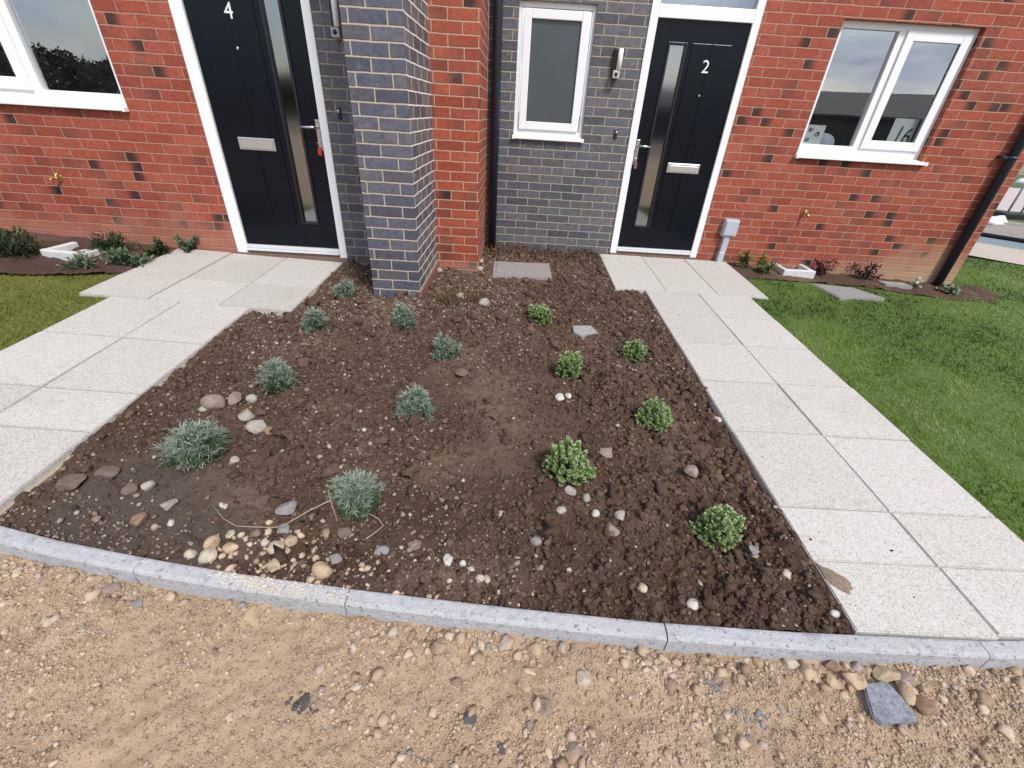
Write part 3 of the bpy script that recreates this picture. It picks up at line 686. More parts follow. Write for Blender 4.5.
def g2(x, y, cx, cy, r): return np.exp(-((x-cx)**2+(y-cy)**2)/(2*r*r))
def bed_base(x, y):
    z = z_bed(x, y) - .030 + .046*fbm(x, y, .42, 11, 3) + .055*g2(x, y, -.8, 3.1, .26)
    z = z + .02*g2(x, y, -.55, 3.8, .3) + .012*g2(x, y, .1, 1.3, .5)
    z = z + .012*np.exp(-((x-1.02)/.10)**2) - .008*np.exp(-((x-1.16)/.02)**2)+.026*(y < 3.7)*np.exp(-((x-1.13)/.06)**2)
    return z
def smooth_zone(x, y):   # the flattened, trodden clay by the kerb on the left
    return np.clip(1.9*g2(x, y, -1.45, 1.16, .24)+1.3*g2(x, y, -1.02, 1.04, .13)+.9*g2(x, y, -.02, 1.55, .3)*.7+.5*g2(x, y, -.2, 2.3, .4), 0, 1)
def z_soil(x, y):
    k = 1-.78*smooth_zone(x, y)
    cl = fbm(x, y, .085, 23, 3, .6); lump = np.maximum(0, fbm(x, y, .16, 31, 3, .55))
    rid = np.abs(vn(x, y, .045, 41))
    z = bed_base(x, y) + k*(.034*cl+.042*lump-.020*rid+.012*vn(x, y, .022, 47)+.006*vn(x, y, .011, 53)) + .004*vn(x, y, .03, 61)
    flat = np.where((np.abs(x-.08) < .34) & (np.abs(y-4.12) < .33), .12, 1.)*(1-.85*g2(x, y, .54, 2.88, .11))
    z = bed_base(x, y)*flat+(z_bed(x, y)-.026)*(1-flat)+(z-bed_base(x, y))*flat
    cracks = np.abs(vn(x, y, .11, 71))
    z = z - .016*smooth_zone(x, y)*np.exp(-(cracks/.035)**2)
    zmax = np.where((x > 1.12) & (y < 3.8), z_right(x, y)-.006, 9.) 
    zmax = np.minimum(zmax, np.where((x > .86) & (y > 3.7), z_right(x, y)-.012, 9.))
    zmax = np.minimum(zmax, np.where(x < -1.80, z_left(x, y)-.012, 9.)); zmax = np.minimum(zmax, np.where((x < -1.5) & (y > 2.8), z_left(x, y)-.012, 9.))
    z = z+.018*np.exp(-((x+np.where(y < 2.87, 1.84, 1.55))/.06)**2)
    zmax = np.minimum(zmax, np.where(y < kerb_y(x)+.03, z_bed(x, y)-.016, 9.))
    return np.minimum(z, zmax)
def in_bed(x, y):
    a = (y > kerb_y(x)+.004) & (y < np.where(x < -.335, D4, D2)) & (x > np.where(y < 2.87, -1.845, -1.56)) & (x < np.where(y < 3.78, 1.18, .915))
    return a & ~((x > PX0) & (x < PX1) & (y > PF)) & ~((np.abs(x-.08) < .25) & (np.abs(y-4.12) < .20))
grid('soil_bed', -1.95, 1.27, .80, 4.86, .0085, z_soil, M['soil'], lambda x, y: (y > kerb_y(x)-.02) & (x > np.where(y < 2.8, -1.88, -1.60)) & (x < 1.22) & ~((x > .96) & (y > 3.82)),
     lambda x, y: np.clip(.15+1.0*fbm(x, y, .30, 83, 4)+.45*smooth_zone(x, y), 0, 1))
def z_road(x, y):
    b = z_bed(x, np.full_like(x, .74))-.066-.015*np.clip(.72-y, 0, 3)
    z = b+.026*fbm(x, y, .30, 101, 3)+.016*fbm(x, y, .07, 103, 3, .6)+.006*vn(x, y, .022, 107)+.004*vn(x, y, .011, 109)
    return z
grid('road', -2.6, 2.6, -.25, 1.30, .008, z_road, M['sand'], lambda x, y: y < kerb_y(x)-.045)
grid('road', -12, 12, -14, 1.4, .1, lambda x, y: z_road(x, y)-.02, M['sand'], lambda x, y: (y < kerb_y(x)-.03) & ~((np.abs(x) < 2.5) & (y > -.2)))
# lawns
def d_diag(x, y): return (x+y)*.7071
def bed_edge_R(x): return np.interp(x, [2.3, 2.45, 3.0, 3.64, 4.06, 4.6, 5.02, 5.2], [4.38, 4.40, 4.47, 4.52, 4.42, 4.38, 4.40, 4.62])
def lawnR(x, y): 
    e = .02*vn(x, y, .08, 201)
    a = (x > 2.150+e) & (y > kerb_y(x)+.01) & (d_diag(x, y) < 9.2) & ~((x < 2.33) & (y > 3.775+e))
    soil = (y > bed_edge_R(x)+2*e) & (x < 5.1) & (y < D2)
    return a & ~soil & ~((y > D2-.01) & (x < XE+.01)) & ~((y > D2+3) & (x < 5.5))
def z_lawnR(x, y): return z_right(x, y)-.022+.016*fbm(x, y, .5, 211, 3)
grid('lawn', 2.10, 9.5, .85, 9.5, .05, z_lawnR, M['turf'], lambda x, y: (y > kerb_y(x)-.0) & (d_diag(x, y) < 9.22) & ~((x < 2.28) & (y > 3.8)) & ~((y > D2+.02) & (x < XE-.02)))
def bed_edge_L(x): return np.interp(x, [-9, -4.4, -3.87, -3.42, -3.08], [3.12, 3.12, 3.15, 3.25, 3.40])
def lawnL(x, y):
    e = .02*vn(x, y, .08, 221)
    return (x < -2.855-e) & (y > kerb_y(x)+.02) & ~((x > -3.09) & (y > 2.87+e)) & (y < bed_edge_L(x)+2*e)
def z_lawnL(x, y): return z_left(x, y)-.022+.014*fbm(x, y, .5, 231, 3)
grid('lawn', -9.5, -2.82, .9, 4.0, .05, z_lawnL, M['turfL'], lambda x, y: (y > kerb_y(x)) & (y < bed_edge_L(x)+.03) & ~((x > -3.05) & (y > 2.9)))
def z_soilR(x, y): return np.minimum(z_right(x, y)-.012+.012*fbm(x, y, .1, 241, 4)+.02*np.maximum(0, fbm(x, y, .07, 243, 3)), np.where(x < 2.32, z_right(x, y)-.012, 9))
grid('soil_bed', 2.28, 5.3, 4.30, 4.90, .012, z_soilR, M['soil'], lambda x, y: ~((y > D2+.03) & (x < XE-.03)) & (y > bed_edge_R(x)-.06), lambda x, y: np.clip(.2+fbm(x, y, .3, 85, 3), 0, 1))
def z_soilL(x, y): return np.minimum(z_left(x, y)-.012+.012*fbm(x, y, .1, 251, 4)+.02*np.maximum(0, fbm(x, y, .07, 253, 3))+.03*g2(x, y, -4.5, 3.9, .8), np.where(x > -3.10, z_left(x, y)-.012, 9))
grid('soil_bed', -9.5, -2.4, 3.05, 4.04, .015, z_soilL, M['soil'], lambda x, y: (y > bed_edge_L(x)-.06) | (x > -3.07), lambda x, y: np.clip(.1+fbm(x, y, .3, 87, 3), 0, 1))

def frustum(x, y, zf, pad=60):
    z = zf(x, y); d = np.stack([x, y, z], -1); dep = d @ _fw; px = 512+FOC*(d @ _r2)/np.maximum(dep, .05); py = 384-FOC*(d @ _u2)/np.maximum(dep, .05)
    return (dep > .05) & (px > -pad) & (px < 1024+pad) & (py > -pad) & (py < 768+pad)
# ------------------------------------------------------------------ grass
def grass(name, n, x0, x1, y0, y1, inside, zf, mat, hgt, shadef, seed, dref):
    rg = np.random.default_rng(seed); x = rg.uniform(x0, x1, n); y = rg.uniform(y0, y1, n)
    dist = np.sqrt(x*x+y*y); keep = inside(x, y) & (rg.random(n) < np.clip(dref/dist, .12, 1)**1.3); x, y, dist = x[keep], y[keep], dist[keep]
    z = zf(x, y)-.004; m = len(x); a = rg.uniform(0, 2*pi, m); big = np.clip(dist/dref, 1, 3.0)
    h = hgt*rg.uniform(.55, 1.25, m)*(1+.5*vn(x, y, .12, seed+5)); wd = .0014*rg.uniform(.8, 1.5, m)*big
    la = rg.uniform(0, 2*pi, m)*.0+2.2+2.2*vn(x, y, .25, seed+9)+rg.normal(0, .9, m); ln = h*rg.uniform(.25, 1.0, m)
    cx, cy = np.cos(a)*wd, np.sin(a)*wd; dx, dy = np.cos(la)*ln, np.sin(la)*ln
    V = np.zeros((m, 4, 3)); V[:, 0] = np.stack([x-cx, y-cy, z], 1); V[:, 1] = np.stack([x+cx, y+cy, z], 1)
    V[:, 2] = np.stack([x+dx*.4+cx*.6, y+dy*.4+cy*.6, z+h*.62], 1); V[:, 3] = np.stack([x+dx, y+dy, z+h*.95], 1)
    b = np.arange(m)[:, None]*4; F = np.concatenate([b+[0, 1, 2], b+[0, 2, 3]], 0)
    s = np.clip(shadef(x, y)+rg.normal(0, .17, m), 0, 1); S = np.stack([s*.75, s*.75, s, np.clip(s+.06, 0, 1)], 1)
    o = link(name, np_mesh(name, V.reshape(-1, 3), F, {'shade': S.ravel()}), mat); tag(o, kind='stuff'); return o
o = grass('grass', 520000, 2.12, 8.5, .85, 8.6, lambda x, y: lawnR(x, y) & frustum(x, y, z_lawnR, 120) & ~((np.abs((x-3.32)+.18*(y-4.2)) < .26) & (np.abs((y-4.2)+.22*(x-3.32)) < .19)), z_lawnR, M['grassR'], .023,
          lambda x, y: .40+.95*fbm(x, y, .6, 301, 4)+.42*np.maximum(0, vn(x*.7+y*.7, y*2-x*2, .35, 307)), 31, 2.6)
tag(o, 'lush green lawn right of the pale path', 'grass')
o = grass('grass', 260000, -6.2, -2.84, .9, 3.5, lambda x, y: lawnL(x, y) & frustum(x, y, z_lawnL, 120), z_lawnL, M['grassL'], .020,
          lambda x, y: .42+.5*fbm(x, y, .6, 311, 3)+.25*np.maximum(0, vn(x, y*2, .4, 317)), 33, 3.0)
tag(o, 'olive green lawn at the left edge beside the path', 'grass')

# ------------------------------------------------------------------ scattered stones and clods
def ico(sub):
    b = bmesh.new(); bmesh.ops.create_icosphere(b, subdivisions=sub, radius=1); V = np.array([v.co[:] for v in b.verts]); F = np.array([[v.index for v in f.verts] for f in b.faces]); b.free(); return V, F
ICO = {1: ico(1), 2: ico(2), 3: ico(3)}
def scatter(name, x, y, r, zf, mat, sub, seed, sink=.35, flat=.65, rough=.28, shade=None, smooth=False, label=None, cat=None):
    rg = np.random.default_rng(seed); V0, F0 = ICO[sub]; m = len(x); k = len(V0)
    # angular lumps: random stretch + random cutting planes
    U = np.repeat(V0[None], m, 0)
    for _ in range(6):
        nrm = rg.normal(size=(m, 1, 3)); nrm /= np.linalg.norm(nrm, axis=2, keepdims=True); c = rg.uniform(.55, .95, (m, 1))
        d = (U*nrm).sum(2); ex = np.maximum(0, d-c); U = U-ex[..., None]*nrm
    U = U*(1+rg.normal(0, rough*.35, (m, k, 1)))
    s = np.stack([rg.uniform(.75, 1.3, m), rg.uniform(.7, 1.1, m), flat*rg.uniform(.75, 1.25, m)], 1); U = U*s[:, None]
    a = rg.uniform(0, 2*pi, m); ti = rg.normal(0, .25, m)
    ca, sa = np.cos(a)[:, None], np.sin(a)[:, None]; ct, stt = np.cos(ti)[:, None], np.sin(ti)[:, None]
    X = U[..., 0]; Y = U[..., 1]*ct-U[..., 2]*stt; Z = U[..., 1]*stt+U[..., 2]*ct
    X, Y = X*ca-Y*sa, X*sa+Y*ca
    z = zf(x, y)+r*flat*(1-2*sink)
    P = np.stack([X*r[:, None]+x[:, None], Y*r[:, None]+y[:, None], Z*r[:, None]+z[:, None]], 2)
    F = (F0[None]+(np.arange(m)*k)[:, None, None]).reshape(-1, 3)
    S = np.repeat((shade if shade is not None else rg.random(m))[:, None], k, 1)
    o = link(name, np_mesh(name, P.reshape(-1, 3), F, {'shade': S.ravel()}), mat, None, smooth); tag(o, label, cat, kind='stuff'); return o
def sample(n, x0, x1, y0, y1, inside, seed, dens=None):
    rg = np.random.default_rng(seed); x = rg.uniform(x0, x1, n); y = rg.uniform(y0, y1, n); k = inside(x, y)
    if dens is not None: k &= rg.random(n) < dens(x, y)
    return x[k], y[k], rg
# soil clods
dn = lambda x, y: np.clip((1-.85*smooth_zone(x, y))*(.55+.9*(fbm(x, y, .3, 401, 3)+.25)), .03, 1)
x, y, rg = sample(110000, -1.86, 1.2, .8, 4.82, in_bed, 51, dn)
r = np.clip(.0046*np.exp(rg.normal(0, .5, len(x)))*(1+.10*np.sqrt(x*x+y*y)), .0022, .02)
scatter('soil_clods', x, y, r, z_soil, M['soil'], 1, 52, .4, .8, .5, np.clip(rg.beta(1.1, 1.5, len(x)), 0, 1), label='loose crumbs of dark soil over the planting bed', cat='soil')
x, y, rg = sample(15000, -1.86, 1.2, .8, 4.82, in_bed, 53, lambda x, y: np.clip(dn(x, y)*.9+.5*(x > .75)*(y < 2.4)-.2, 0, 1))
r = np.clip(.0105*np.exp(rg.normal(0, .5, len(x))), .005, .040); r = np.where(y < kerb_y(x)+.07, np.minimum(r, .014), r)
scatter('soil_clods', x, y, r, z_soil, M['soil'], 2, 54, .36, .8, 1.1, rg.beta(1.2, 1.8, len(x)), label='larger lumps of dark soil over the planting bed', cat='soil')
# small stones in the bed
x, y, rg = sample(52000, -1.86, 1.2, .8, 4.82, in_bed, 55, lambda x, y: np.clip(.30+.6*fbm(x, y, .5, 411, 3)+.5*np.exp(-((y-kerb_y(x))/.25)**2)*(x < .1)+.35*(y > 3.0)*(x < .1)-.3*smooth_zone(x, y)-.22*(x > .15)*(y < 3), .05, 1))
r = np.clip(.0036*np.exp(rg.normal(0, .5, len(x)))*(1+.14*np.sqrt(x*x+y*y)), .0025, .015)
scatter('gravel', x, y, r, z_soil, M['pebdark'], 1, 56, .12, .7, .5, np.clip(rg.beta(1.6, 1.9, len(x)), 0, 1), label='small pale stones scattered through the dark soil bed', cat='gravel')
x, y, rg = sample(1500, -1.86, 1.2, .8, 4.82, in_bed, 59, lambda x, y: np.clip(.05+.30*np.exp(-((y-kerb_y(x)-.22)/.25)**2)+.16*(x < -.9)*(y < 2.2)+.18*(y > 3.2)*(x < 0), 0, .5)*.5)
r = np.clip(.0085*np.exp(rg.normal(0, .35, len(x)))*(1+.08*y), .005, .020)
scatter('gravel', x, y, r, z_soil, M['pebdark'], 2, 60, .22, .7, .4, np.clip(rg.beta(1.5, 1.5, len(x)), 0, 1), label='coarser rough stones half buried in the soil bed', cat='gravel')
# cream pea gravel pushed up behind the kerb
x, y, rg = sample(2600, -1.3, .3, .8, 1.1, in_bed, 57, lambda x, y: np.clip(.85*g2(x, y, -.80, .955, .095)+.75*g2(x, y, -.98, .945, .07)+.5*g2(x, y, -.62, .93, .12)+.3*g2(x, y, -.40, .885, .08)+.12*np.exp(-((y-kerb_y(x)-.03)/.04)**2), 0, .9)*.34)
r = np.clip(.0078*np.exp(rg.normal(0, .45, len(x))), .004, .019)
scatter('gravel', x, y, r, z_soil, M['pebsand'], 2, 58, .25, .75, .08, np.clip(rg.beta(2, 1.5, len(x))*.85, 0, .85), True, label='cream and tan pebbles heaped behind the kerb', cat='gravel')
# road gravel
inr = lambda x, y: (y < kerb_y(x)-.062) & (y > .18)
near_k = lambda x, y: np.exp(-((kerb_y(x)-.06-y)/.07)**2)
x, y, rg = sample(90000, -1.7, 2.1, .2, 1.2, lambda x, y: inr(x, y) & frustum(x, y, z_road, 40), 61, lambda x, y: np.clip(.42+1.5*fbm(x, y, .22, 421, 4)+.4*near_k(x, y)*(x < .3)+.25*(x > .45)-.35*g2(x, y, -.7, .55, .28), .05, 1))
r = np.clip(.0030*np.exp(rg.normal(0, .5, len(x))), .0016, .010)
scatter('gravel', x, y, r, z_road, M['pebsand'], 1, 62, .40, .75, .5, np.clip(rg.beta(1.3,1.3,len(x)),0,1), label='fine sandy gravel on the unmade road', cat='gravel')
x, y, rg = sample(170000, -1.7, 2.1, .2, 1.2, lambda x, y: inr(x, y) & frustum(x, y, z_road, 30), 69, lambda x, y: np.clip(.5+1.2*fbm(x, y, .15, 441, 4), .15, 1))
r = np.clip(.0017*np.exp(rg.normal(0, .4, len(x))), .001, .0045)
scatter('gravel', x, y, r, z_road, M['pebsand'], 1, 70, .35, .75, .5, np.clip(rg.beta(1.2, 1.2, len(x)), 0, 1), label='grains of grit over the unmade sandy road', cat='gravel')
x, y, rg = sample(1500, -1.7, 2.1, .2, 1.2, lambda x, y: inr(x, y) & frustum(x, y, z_road, 30), 71, lambda x, y: np.clip(.05+.9*near_k(x, y)*(x > .55)+.35*(x > 1.1)+.3*near_k(x, y), 0, 1)*.45)
r = np.clip(.0125*np.exp(rg.normal(0, .35, len(x))), .008, .026)
scatter('gravel', x, y, r, z_road, M['pebsand'], 2, 72, .36, .75, .5, np.clip(.1+.7*rg.random(len(x)), 0, 1), label='coarse tan stones along the kerb side of the road', cat='gravel')
x, y, rg = sample(13000, -1.7, 2.1, .2, 1.2, lambda x, y: inr(x, y) & frustum(x, y, z_road, 40), 63, lambda x, y: np.clip(.10+.7*near_k(x, y)-.3*g2(x, y, -.7, .55, .28)+1.3*(fbm(x, y, .20, 431, 4)-.03)+.28*g2(x, y, .15, .6, .16)+.45*(x > .62)*near_k(x, y), .02, 1))
r = np.clip(.0072*np.exp(rg.normal(0, .5, len(x))), .0035, .024)
scatter('gravel', x, y, r, z_road, M['pebsand'], 2, 64, .44, .65, .55, rg.random(len(x)), False, label='rounded pebbles bedded in the unmade sandy road', cat='gravel')
# crumbs of sand on the kerb top
x, y, rg = sample(9000, -1.0, -.45, .78, .95, lambda x, y: (y < kerb_y(x)-.004) & (y > kerb_y(x)-.050), 65, lambda x, y: np.clip(1.3*g2(x, y, -.74, .84, .10)*(.6+1.6*vn(x, y, .03, 441))+.25*g2(x, y, -.55, .83, .06), 0, 1)*.95)
scatter('sand_crumbs', x, y, np.clip(.0022*np.exp(rg.normal(0, .45, len(x))), .001, .006), lambda x, y: z_bed(x, y)-.001, simple('pale_sand', (.54, .49, .40), .95, var=.2, scale=200), 1, 66, .35, .7, .3, np.full(len(x), .84), label='pale sand crumbs spilt on the top of the kerb', cat='sand')
# soil crumbs on the right path and mud patch
x, y, rg = sample(700, 1.19, 2.13, .84, 3.78, lambda x, y: x > 0, 67, lambda x, y: np.clip(.12+.7*np.exp(-((x-1.19)/.06)**2), 0, 1)*.5)
scatter('soil_clods', x, y, np.clip(.0020*np.exp(rg.normal(0, .5, len(x))), .001, .006), lambda x, y: z_right(x, y)+.001, M['soil'], 1, 68, .3, .6, .4, rg.random(len(x))*.6, label='crumbs of soil spilt on the right hand path', cat='soil')
def mud():
    cx, cy = at(834, 579, z_right); n = 46; V = [(cx, cy, .006)]; F = []
    for q in (.55, 1.0):
        for i in range(n):
            a = 2*pi*i/n; rr = q*(1+.14*sin(3*a+1)+.07*sin(7*a)+.04*sin(13*a+2)); V.append((max(1.191, cx+.044*rr*cos(a)-.016*rr*sin(a)), cy+.052*rr*sin(a)-.014*rr*cos(a), (.005 if q < .9 else .0006)))
    V = [(a, b, c+float(z_right(a, b))+.0035) for a, b, c in V]
    for i in range(n):
        j = (i+1) % n; F.append((0, 1+i, 1+j)); F.append((1+i, 1+n+i, 1+n+j, 1+j))
    me = bpy.data.meshes.new('mud_patch'); me.from_pydata(V, [], F)
    o = link('mud_patch', me, simple('drying_mud', (.21, .155, .11), .95, var=.6, scale=60, bump=.9, bscale=160), None, True); place(o, (cx, cy, float(z_right(cx, cy)))); tag(o, 'brown mud smear on the edge of the pale right hand path', 'mud')
mud()

# individual stones --------------------------------------------------
def stone_obj(px, py, w, kind, label, zf, road=False, flat=.62, seed=0, ang=False, aspect=1.0, rot=None, sink=.3, group=None):
    x, y = at(px, py, z_road_s if road else z_bed, 0 if road else -.02)
    rr = random.Random(seed*13+int(px)); rg = np.random.default_rng(seed*7+int(px*3+py))
    dep = float(np.dot([x, y, -1.36], _fw)); r = w*dep/FOC/2
    V, F = ICO[3]; U = V.copy()
    for _ in range(9 if ang else 5):
        nr = rg.normal(size=3); nr /= np.linalg.norm(nr); c = rg.uniform(.5, .8) if ang else rg.uniform(.72, .95)
        d = U @ nr; U = U-np.maximum(0, d-c)[:, None]*nr*(1.0 if ang else .75)
    U = U*(1+.05*np.sin(U[:, :1]*5+rg.uniform(0, 6))*np.sin(U[:, 1:2]*4+rg.uniform(0, 6)))
    U = U*np.array([aspect**.5, 1/aspect**.5, flat]); a = rot if rot is not None else rr.uniform(0, pi)
    U = np.stack([U[:, 0]*cos(a)-U[:, 1]*sin(a), U[:, 0]*sin(a)+U[:, 1]*cos(a), U[:, 2]], 1)
    z = float(zf(np.array([x]), np.array([y]))[0]); base = (x, y, z)
    U = U*r+np.array([0, 0, r*flat*(1-2*sink)])
    me = np_mesh('stone', U, F); o = bpy.data.objects.new('stone', me); C.objects.link(o); me.materials.append(ST[kind]); o.location = base
    me.polygons.foreach_set('use_smooth', [not ang]*len(me.polygons)); tag(o, label, 'stone', group)
def z_road_s(x, y): return float(z_road(np.array([float(x)]), np.array([float(y)]))[0])
G1, G2 = 'loose stones on the soil bed', 'loose stones on the sandy road'
bed_stones = [
 (215, 407, 21, 'pink', 'smooth rounded pinkish cobble just above the largest lavender on the left', .7, 0),
 (236, 402, 17, 'pink', 'lumpy pinkish stone topmost of the cobble cluster left of centre', .75, 1),
 (246, 413, 17, 'pale', 'pale sharp-edged stone in the middle of the cobble cluster', .6, 1),
 (251, 397, 11, 'pale', 'small pale stone at the right end of the cobble cluster', .7, 0),
 (257, 428, 22, 'pale', 'jagged pale grey stone lowest of the cobble cluster', .6, 1),
 (270, 431, 12, 'rust', 'reddish brown stone touching the jagged pale stone', .6, 0),
 (205, 411, 9, 'pale', 'little pale pebble left of the rounded pinkish cobble', .6, 0),
 (232, 457, 12, 'pale', 'pale flat stone right of the largest lavender', .5, 1),
 (288, 512, 22, 'grey', 'grey angular stone under the dry twig', .6, 1),
 (285, 531, 14, 'grey', 'flat grey stone just below the dry twig', .45, 1),
 (323, 573, 19, 'tan', 'large tan rounded stone against the kerb', .8, 0),
 (334, 559, 15, 'grey', 'pointed grey chip beside the large tan stone', .5, 1),
 (342, 533, 18, 'brown', 'brownish flat stone below the lavender nearest the kerb', .55, 1),
 (213, 545, 14, 'tan', 'upright tan stone at the left end of the pebble heap', .95, 0),
 (209, 558, 18, 'cream', 'long cream stone lying along the kerb', .5, 0),
 (190, 553, 13, 'cream', 'cream pebble leftmost behind the kerb', .6, 0),
 (230, 548, 13, 'tan', 'orange tan stone in the middle of the pebble heap', .7, 0),
 (277, 550, 16, 'cream', 'smooth cream oval pebble right of the pebble heap', .55, 0),
 (291, 542, 13, 'tan', 'flat tan pebble above the cream oval pebble', .5, 0),
 (277, 570, 15, 'tan', 'crumbly tan stone behind the sand on the kerb', .7, 1),
 (231, 535, 9, 'cream', 'small cream pebble above the pebble heap', .5, 0),
 (267, 545, 10, 'cream', 'cream pebble between the tan stone and the twig', .6, 0),
 (138, 518, 17, 'rust', 'reddish lump set in the flat dark clay', .5, 1),
 (168, 504, 16, 'pale', 'grey white stone above the flat dark clay', .6, 1),
 (148, 486, 13, 'pale', 'pale stone left of the largest lavender', .65, 1),
 (222, 504, 10, 'white', 'white chip right of the clay by the twig end', .5, 1),
 (55, 470, 0, '', '', 0, 0),
 (60, 482, 0, '', '', 0, 0),
 (106, 470, 22, 'brown', 'flat brown stone beside the left path edge', .4, 1),
 (70, 482, 26, 'brown', 'large flat brown stone nearest the left path', .35, 1),
 (128, 487, 15, 'brown', 'brown lump between the left path and the largest lavender', .6, 1),
 (606, 452, 17, 'pink', 'pinkish rough stone right of the largest green shrub', .6, 1),
 (570, 493, 12, 'pale', 'pale upright stone just below the largest green shrub', .8, 1),
 (586, 499, 9, 'pale', 'narrow pale pebble below the largest green shrub', .8, 0),
 (620, 516, 14, 'pale', 'pale grey stone right of centre near the kerb', .6, 1),
 (612, 531, 17, 'pink', 'long pinkish stone beside the pale grey stone', .6, 1),
 (595, 515, 9, 'white', 'white pebble left of the pale grey stone', .6, 0),
 (561, 511, 10, 'pale', 'pale pebble in the middle of the bed front', .6, 0),
 (536, 541, 11, 'grey', 'grey pebble in the middle of the bed front', .7, 0),
 (500, 512, 11, 'pale', 'pale flat pebble left of the bed middle', .5, 1),
 (449, 562, 14, 'white', 'bright white chip behind the kerb', .4, 1),
 (462, 566, 9, 'white', 'smaller white chip beside the bright white one', .5, 1),
 (414, 546, 14, 'pink', 'pinkish stone right of the short twig', .55, 1),
 (382, 553, 14, 'grey', 'grey lump left of the pinkish stone', .6, 0),
 (480, 577, 9, 'cream', 'cream pebble behind the kerb middle', .6, 0),
 (487, 578, 8, 'cream', 'second cream pebble behind the kerb middle, on its right', .6, 0),
 (641, 592, 10, 'cream', 'cream pebble behind the kerb between two shrubs', .6, 0),
 (692, 606, 13, 'white', 'white flat pebble close to the kerb on the right', .45, 0),
 (832, 617, 9, 'white', 'small white pebble in the right corner of the bed', .6, 0),
 (752, 553, 12, 'grey', 'grey stone right of the green shrub nearest the kerb', .6, 1),
 (690, 474, 16, 'pink', 'rounded pinkish stone near the right path', .6, 1),
 (717, 419, 10, 'white', 'white pebble lying beside the right path edge', .6, 0),
 (560, 397, 12, 'white', 'white flake between the two middle green shrubs', .4, 1),
 (568, 396, 8, 'white', 'small white pebble touching the white flake', .5, 0),
 (397, 333, 0, '', '', 0, 0),
 (461, 372, 15, 'brown', 'brown lump below the middle lavender', .4, 1),
 (484, 304, 12, 'pale', 'pale stone in front of the red brick pier', .6, 0),
 (460, 303, 11, 'pale', 'pale stone left of the dry weed', .6, 1),
 (398, 300, 17, 'pale', 'long pale stone at the foot of the grey brick pillar', .45, 1),
 (439, 273, 8, 'pale', 'pale stone beside the grey brick pillar corner', .7, 0),
 (480, 271, 7, 'pale', 'pale stone at the corner of the red brick pier', .7, 0),
 (481, 264, 6, 'pale', 'pale stone beside the red brick pier foot', .7, 0),
 (367, 356, 0, '', '', 0, 0),
]
i = 0
for (px, py, wpx, kd, lb, fl, an) in bed_stones:
    i += 1
    if not wpx: continue
    stone_obj(px, py, wpx, kd, lb, z_soil, False, fl*1.2, i, bool(an), random.uniform(1.0, 1.4), sink=.16, group=G1)
road_stones = [
 (253, 619, 23, 'tan', 'large tan stone alone on the road below the kerb joint', .5, 1),
 (805, 671, 20, 'tan', 'leftmost of the large tan cobbles lined against the right kerb', .8, 1),
 (791, 663, 15, 'cream', 'cream cobble tucked under the right kerb', .8, 1),
 (851, 680, 22, 'tan', 'broad tan cobble in the row against the right kerb', .7, 1),
 (832, 668, 15, 'rust', 'rusty cobble half hidden under the right kerb', .7, 1),
 (884, 676, 24, 'tan', 'largest upright cobble above the blue grey rubble slab', .85, 1),
 (905, 680, 21, 'pink', 'angular cobble right of the largest upright one', .7, 1),
 (906, 696, 19, 'tan', 'tan cobble touching the blue grey rubble slab', .7, 1),
 (832, 683, 17, 'tan', 'flat tan stone left of the broad tan cobble', .5, 1),
 (923, 704, 24, 'rust', 'brown stone right of the blue grey rubble slab', .5, 1),
 (470, 717, 17, 'dark', 'flat dark slate chip on the sandy road', .35, 1),
 (502, 749, 11, 'dark', 'small dark chip near the bottom edge of the road', .4, 1),
 (524, 686, 16, 'tan', 'pale tan stone bedded in the middle of the road', .4, 1),
 (546, 708, 18, 'pink', 'long pinkish stone bedded in the middle of the road', .35, 1),
 (576, 749, 22, 'pink', 'pinkish flat stone lowest in the middle of the road', .35, 1),
 (583, 680, 18, 'cream', 'cream rough stone right of the road middle', .4, 1),
 (137, 604, 17, 'grey', 'flat grey chip below the left kerb', .3, 1),
 (110, 590, 18, 'pink', 'pinkish flat stone below the left kerb', .4, 0),
 (302, 704, 16, 'dark', 'cluster of dark grit pressed into the road', .2, 1),
 (240, 575, 0, '', '', 0, 0),
 (393, 633, 11, 'cream', 'cream pebble on the road under the kerb', .6, 0),
 (442, 645, 14, 'tan', 'tan stone on the road under the kerb middle', .5, 0),
 (460, 640, 13, 'tan', 'round tan stone right beside the tan stone under the kerb', .6, 0),
 (536, 650, 14, 'tan', 'tan pebble against the kerb right of its middle', .6, 0),
]
for (px, py, wpx, kd, lb, fl, an) in road_stones:
    i += 1
    if not wpx: continue
    stone_obj(px, py, wpx, kd, lb, z_road, True, fl, i, bool(an), random.uniform(1.05, 1.5), sink=.33, group=G2)
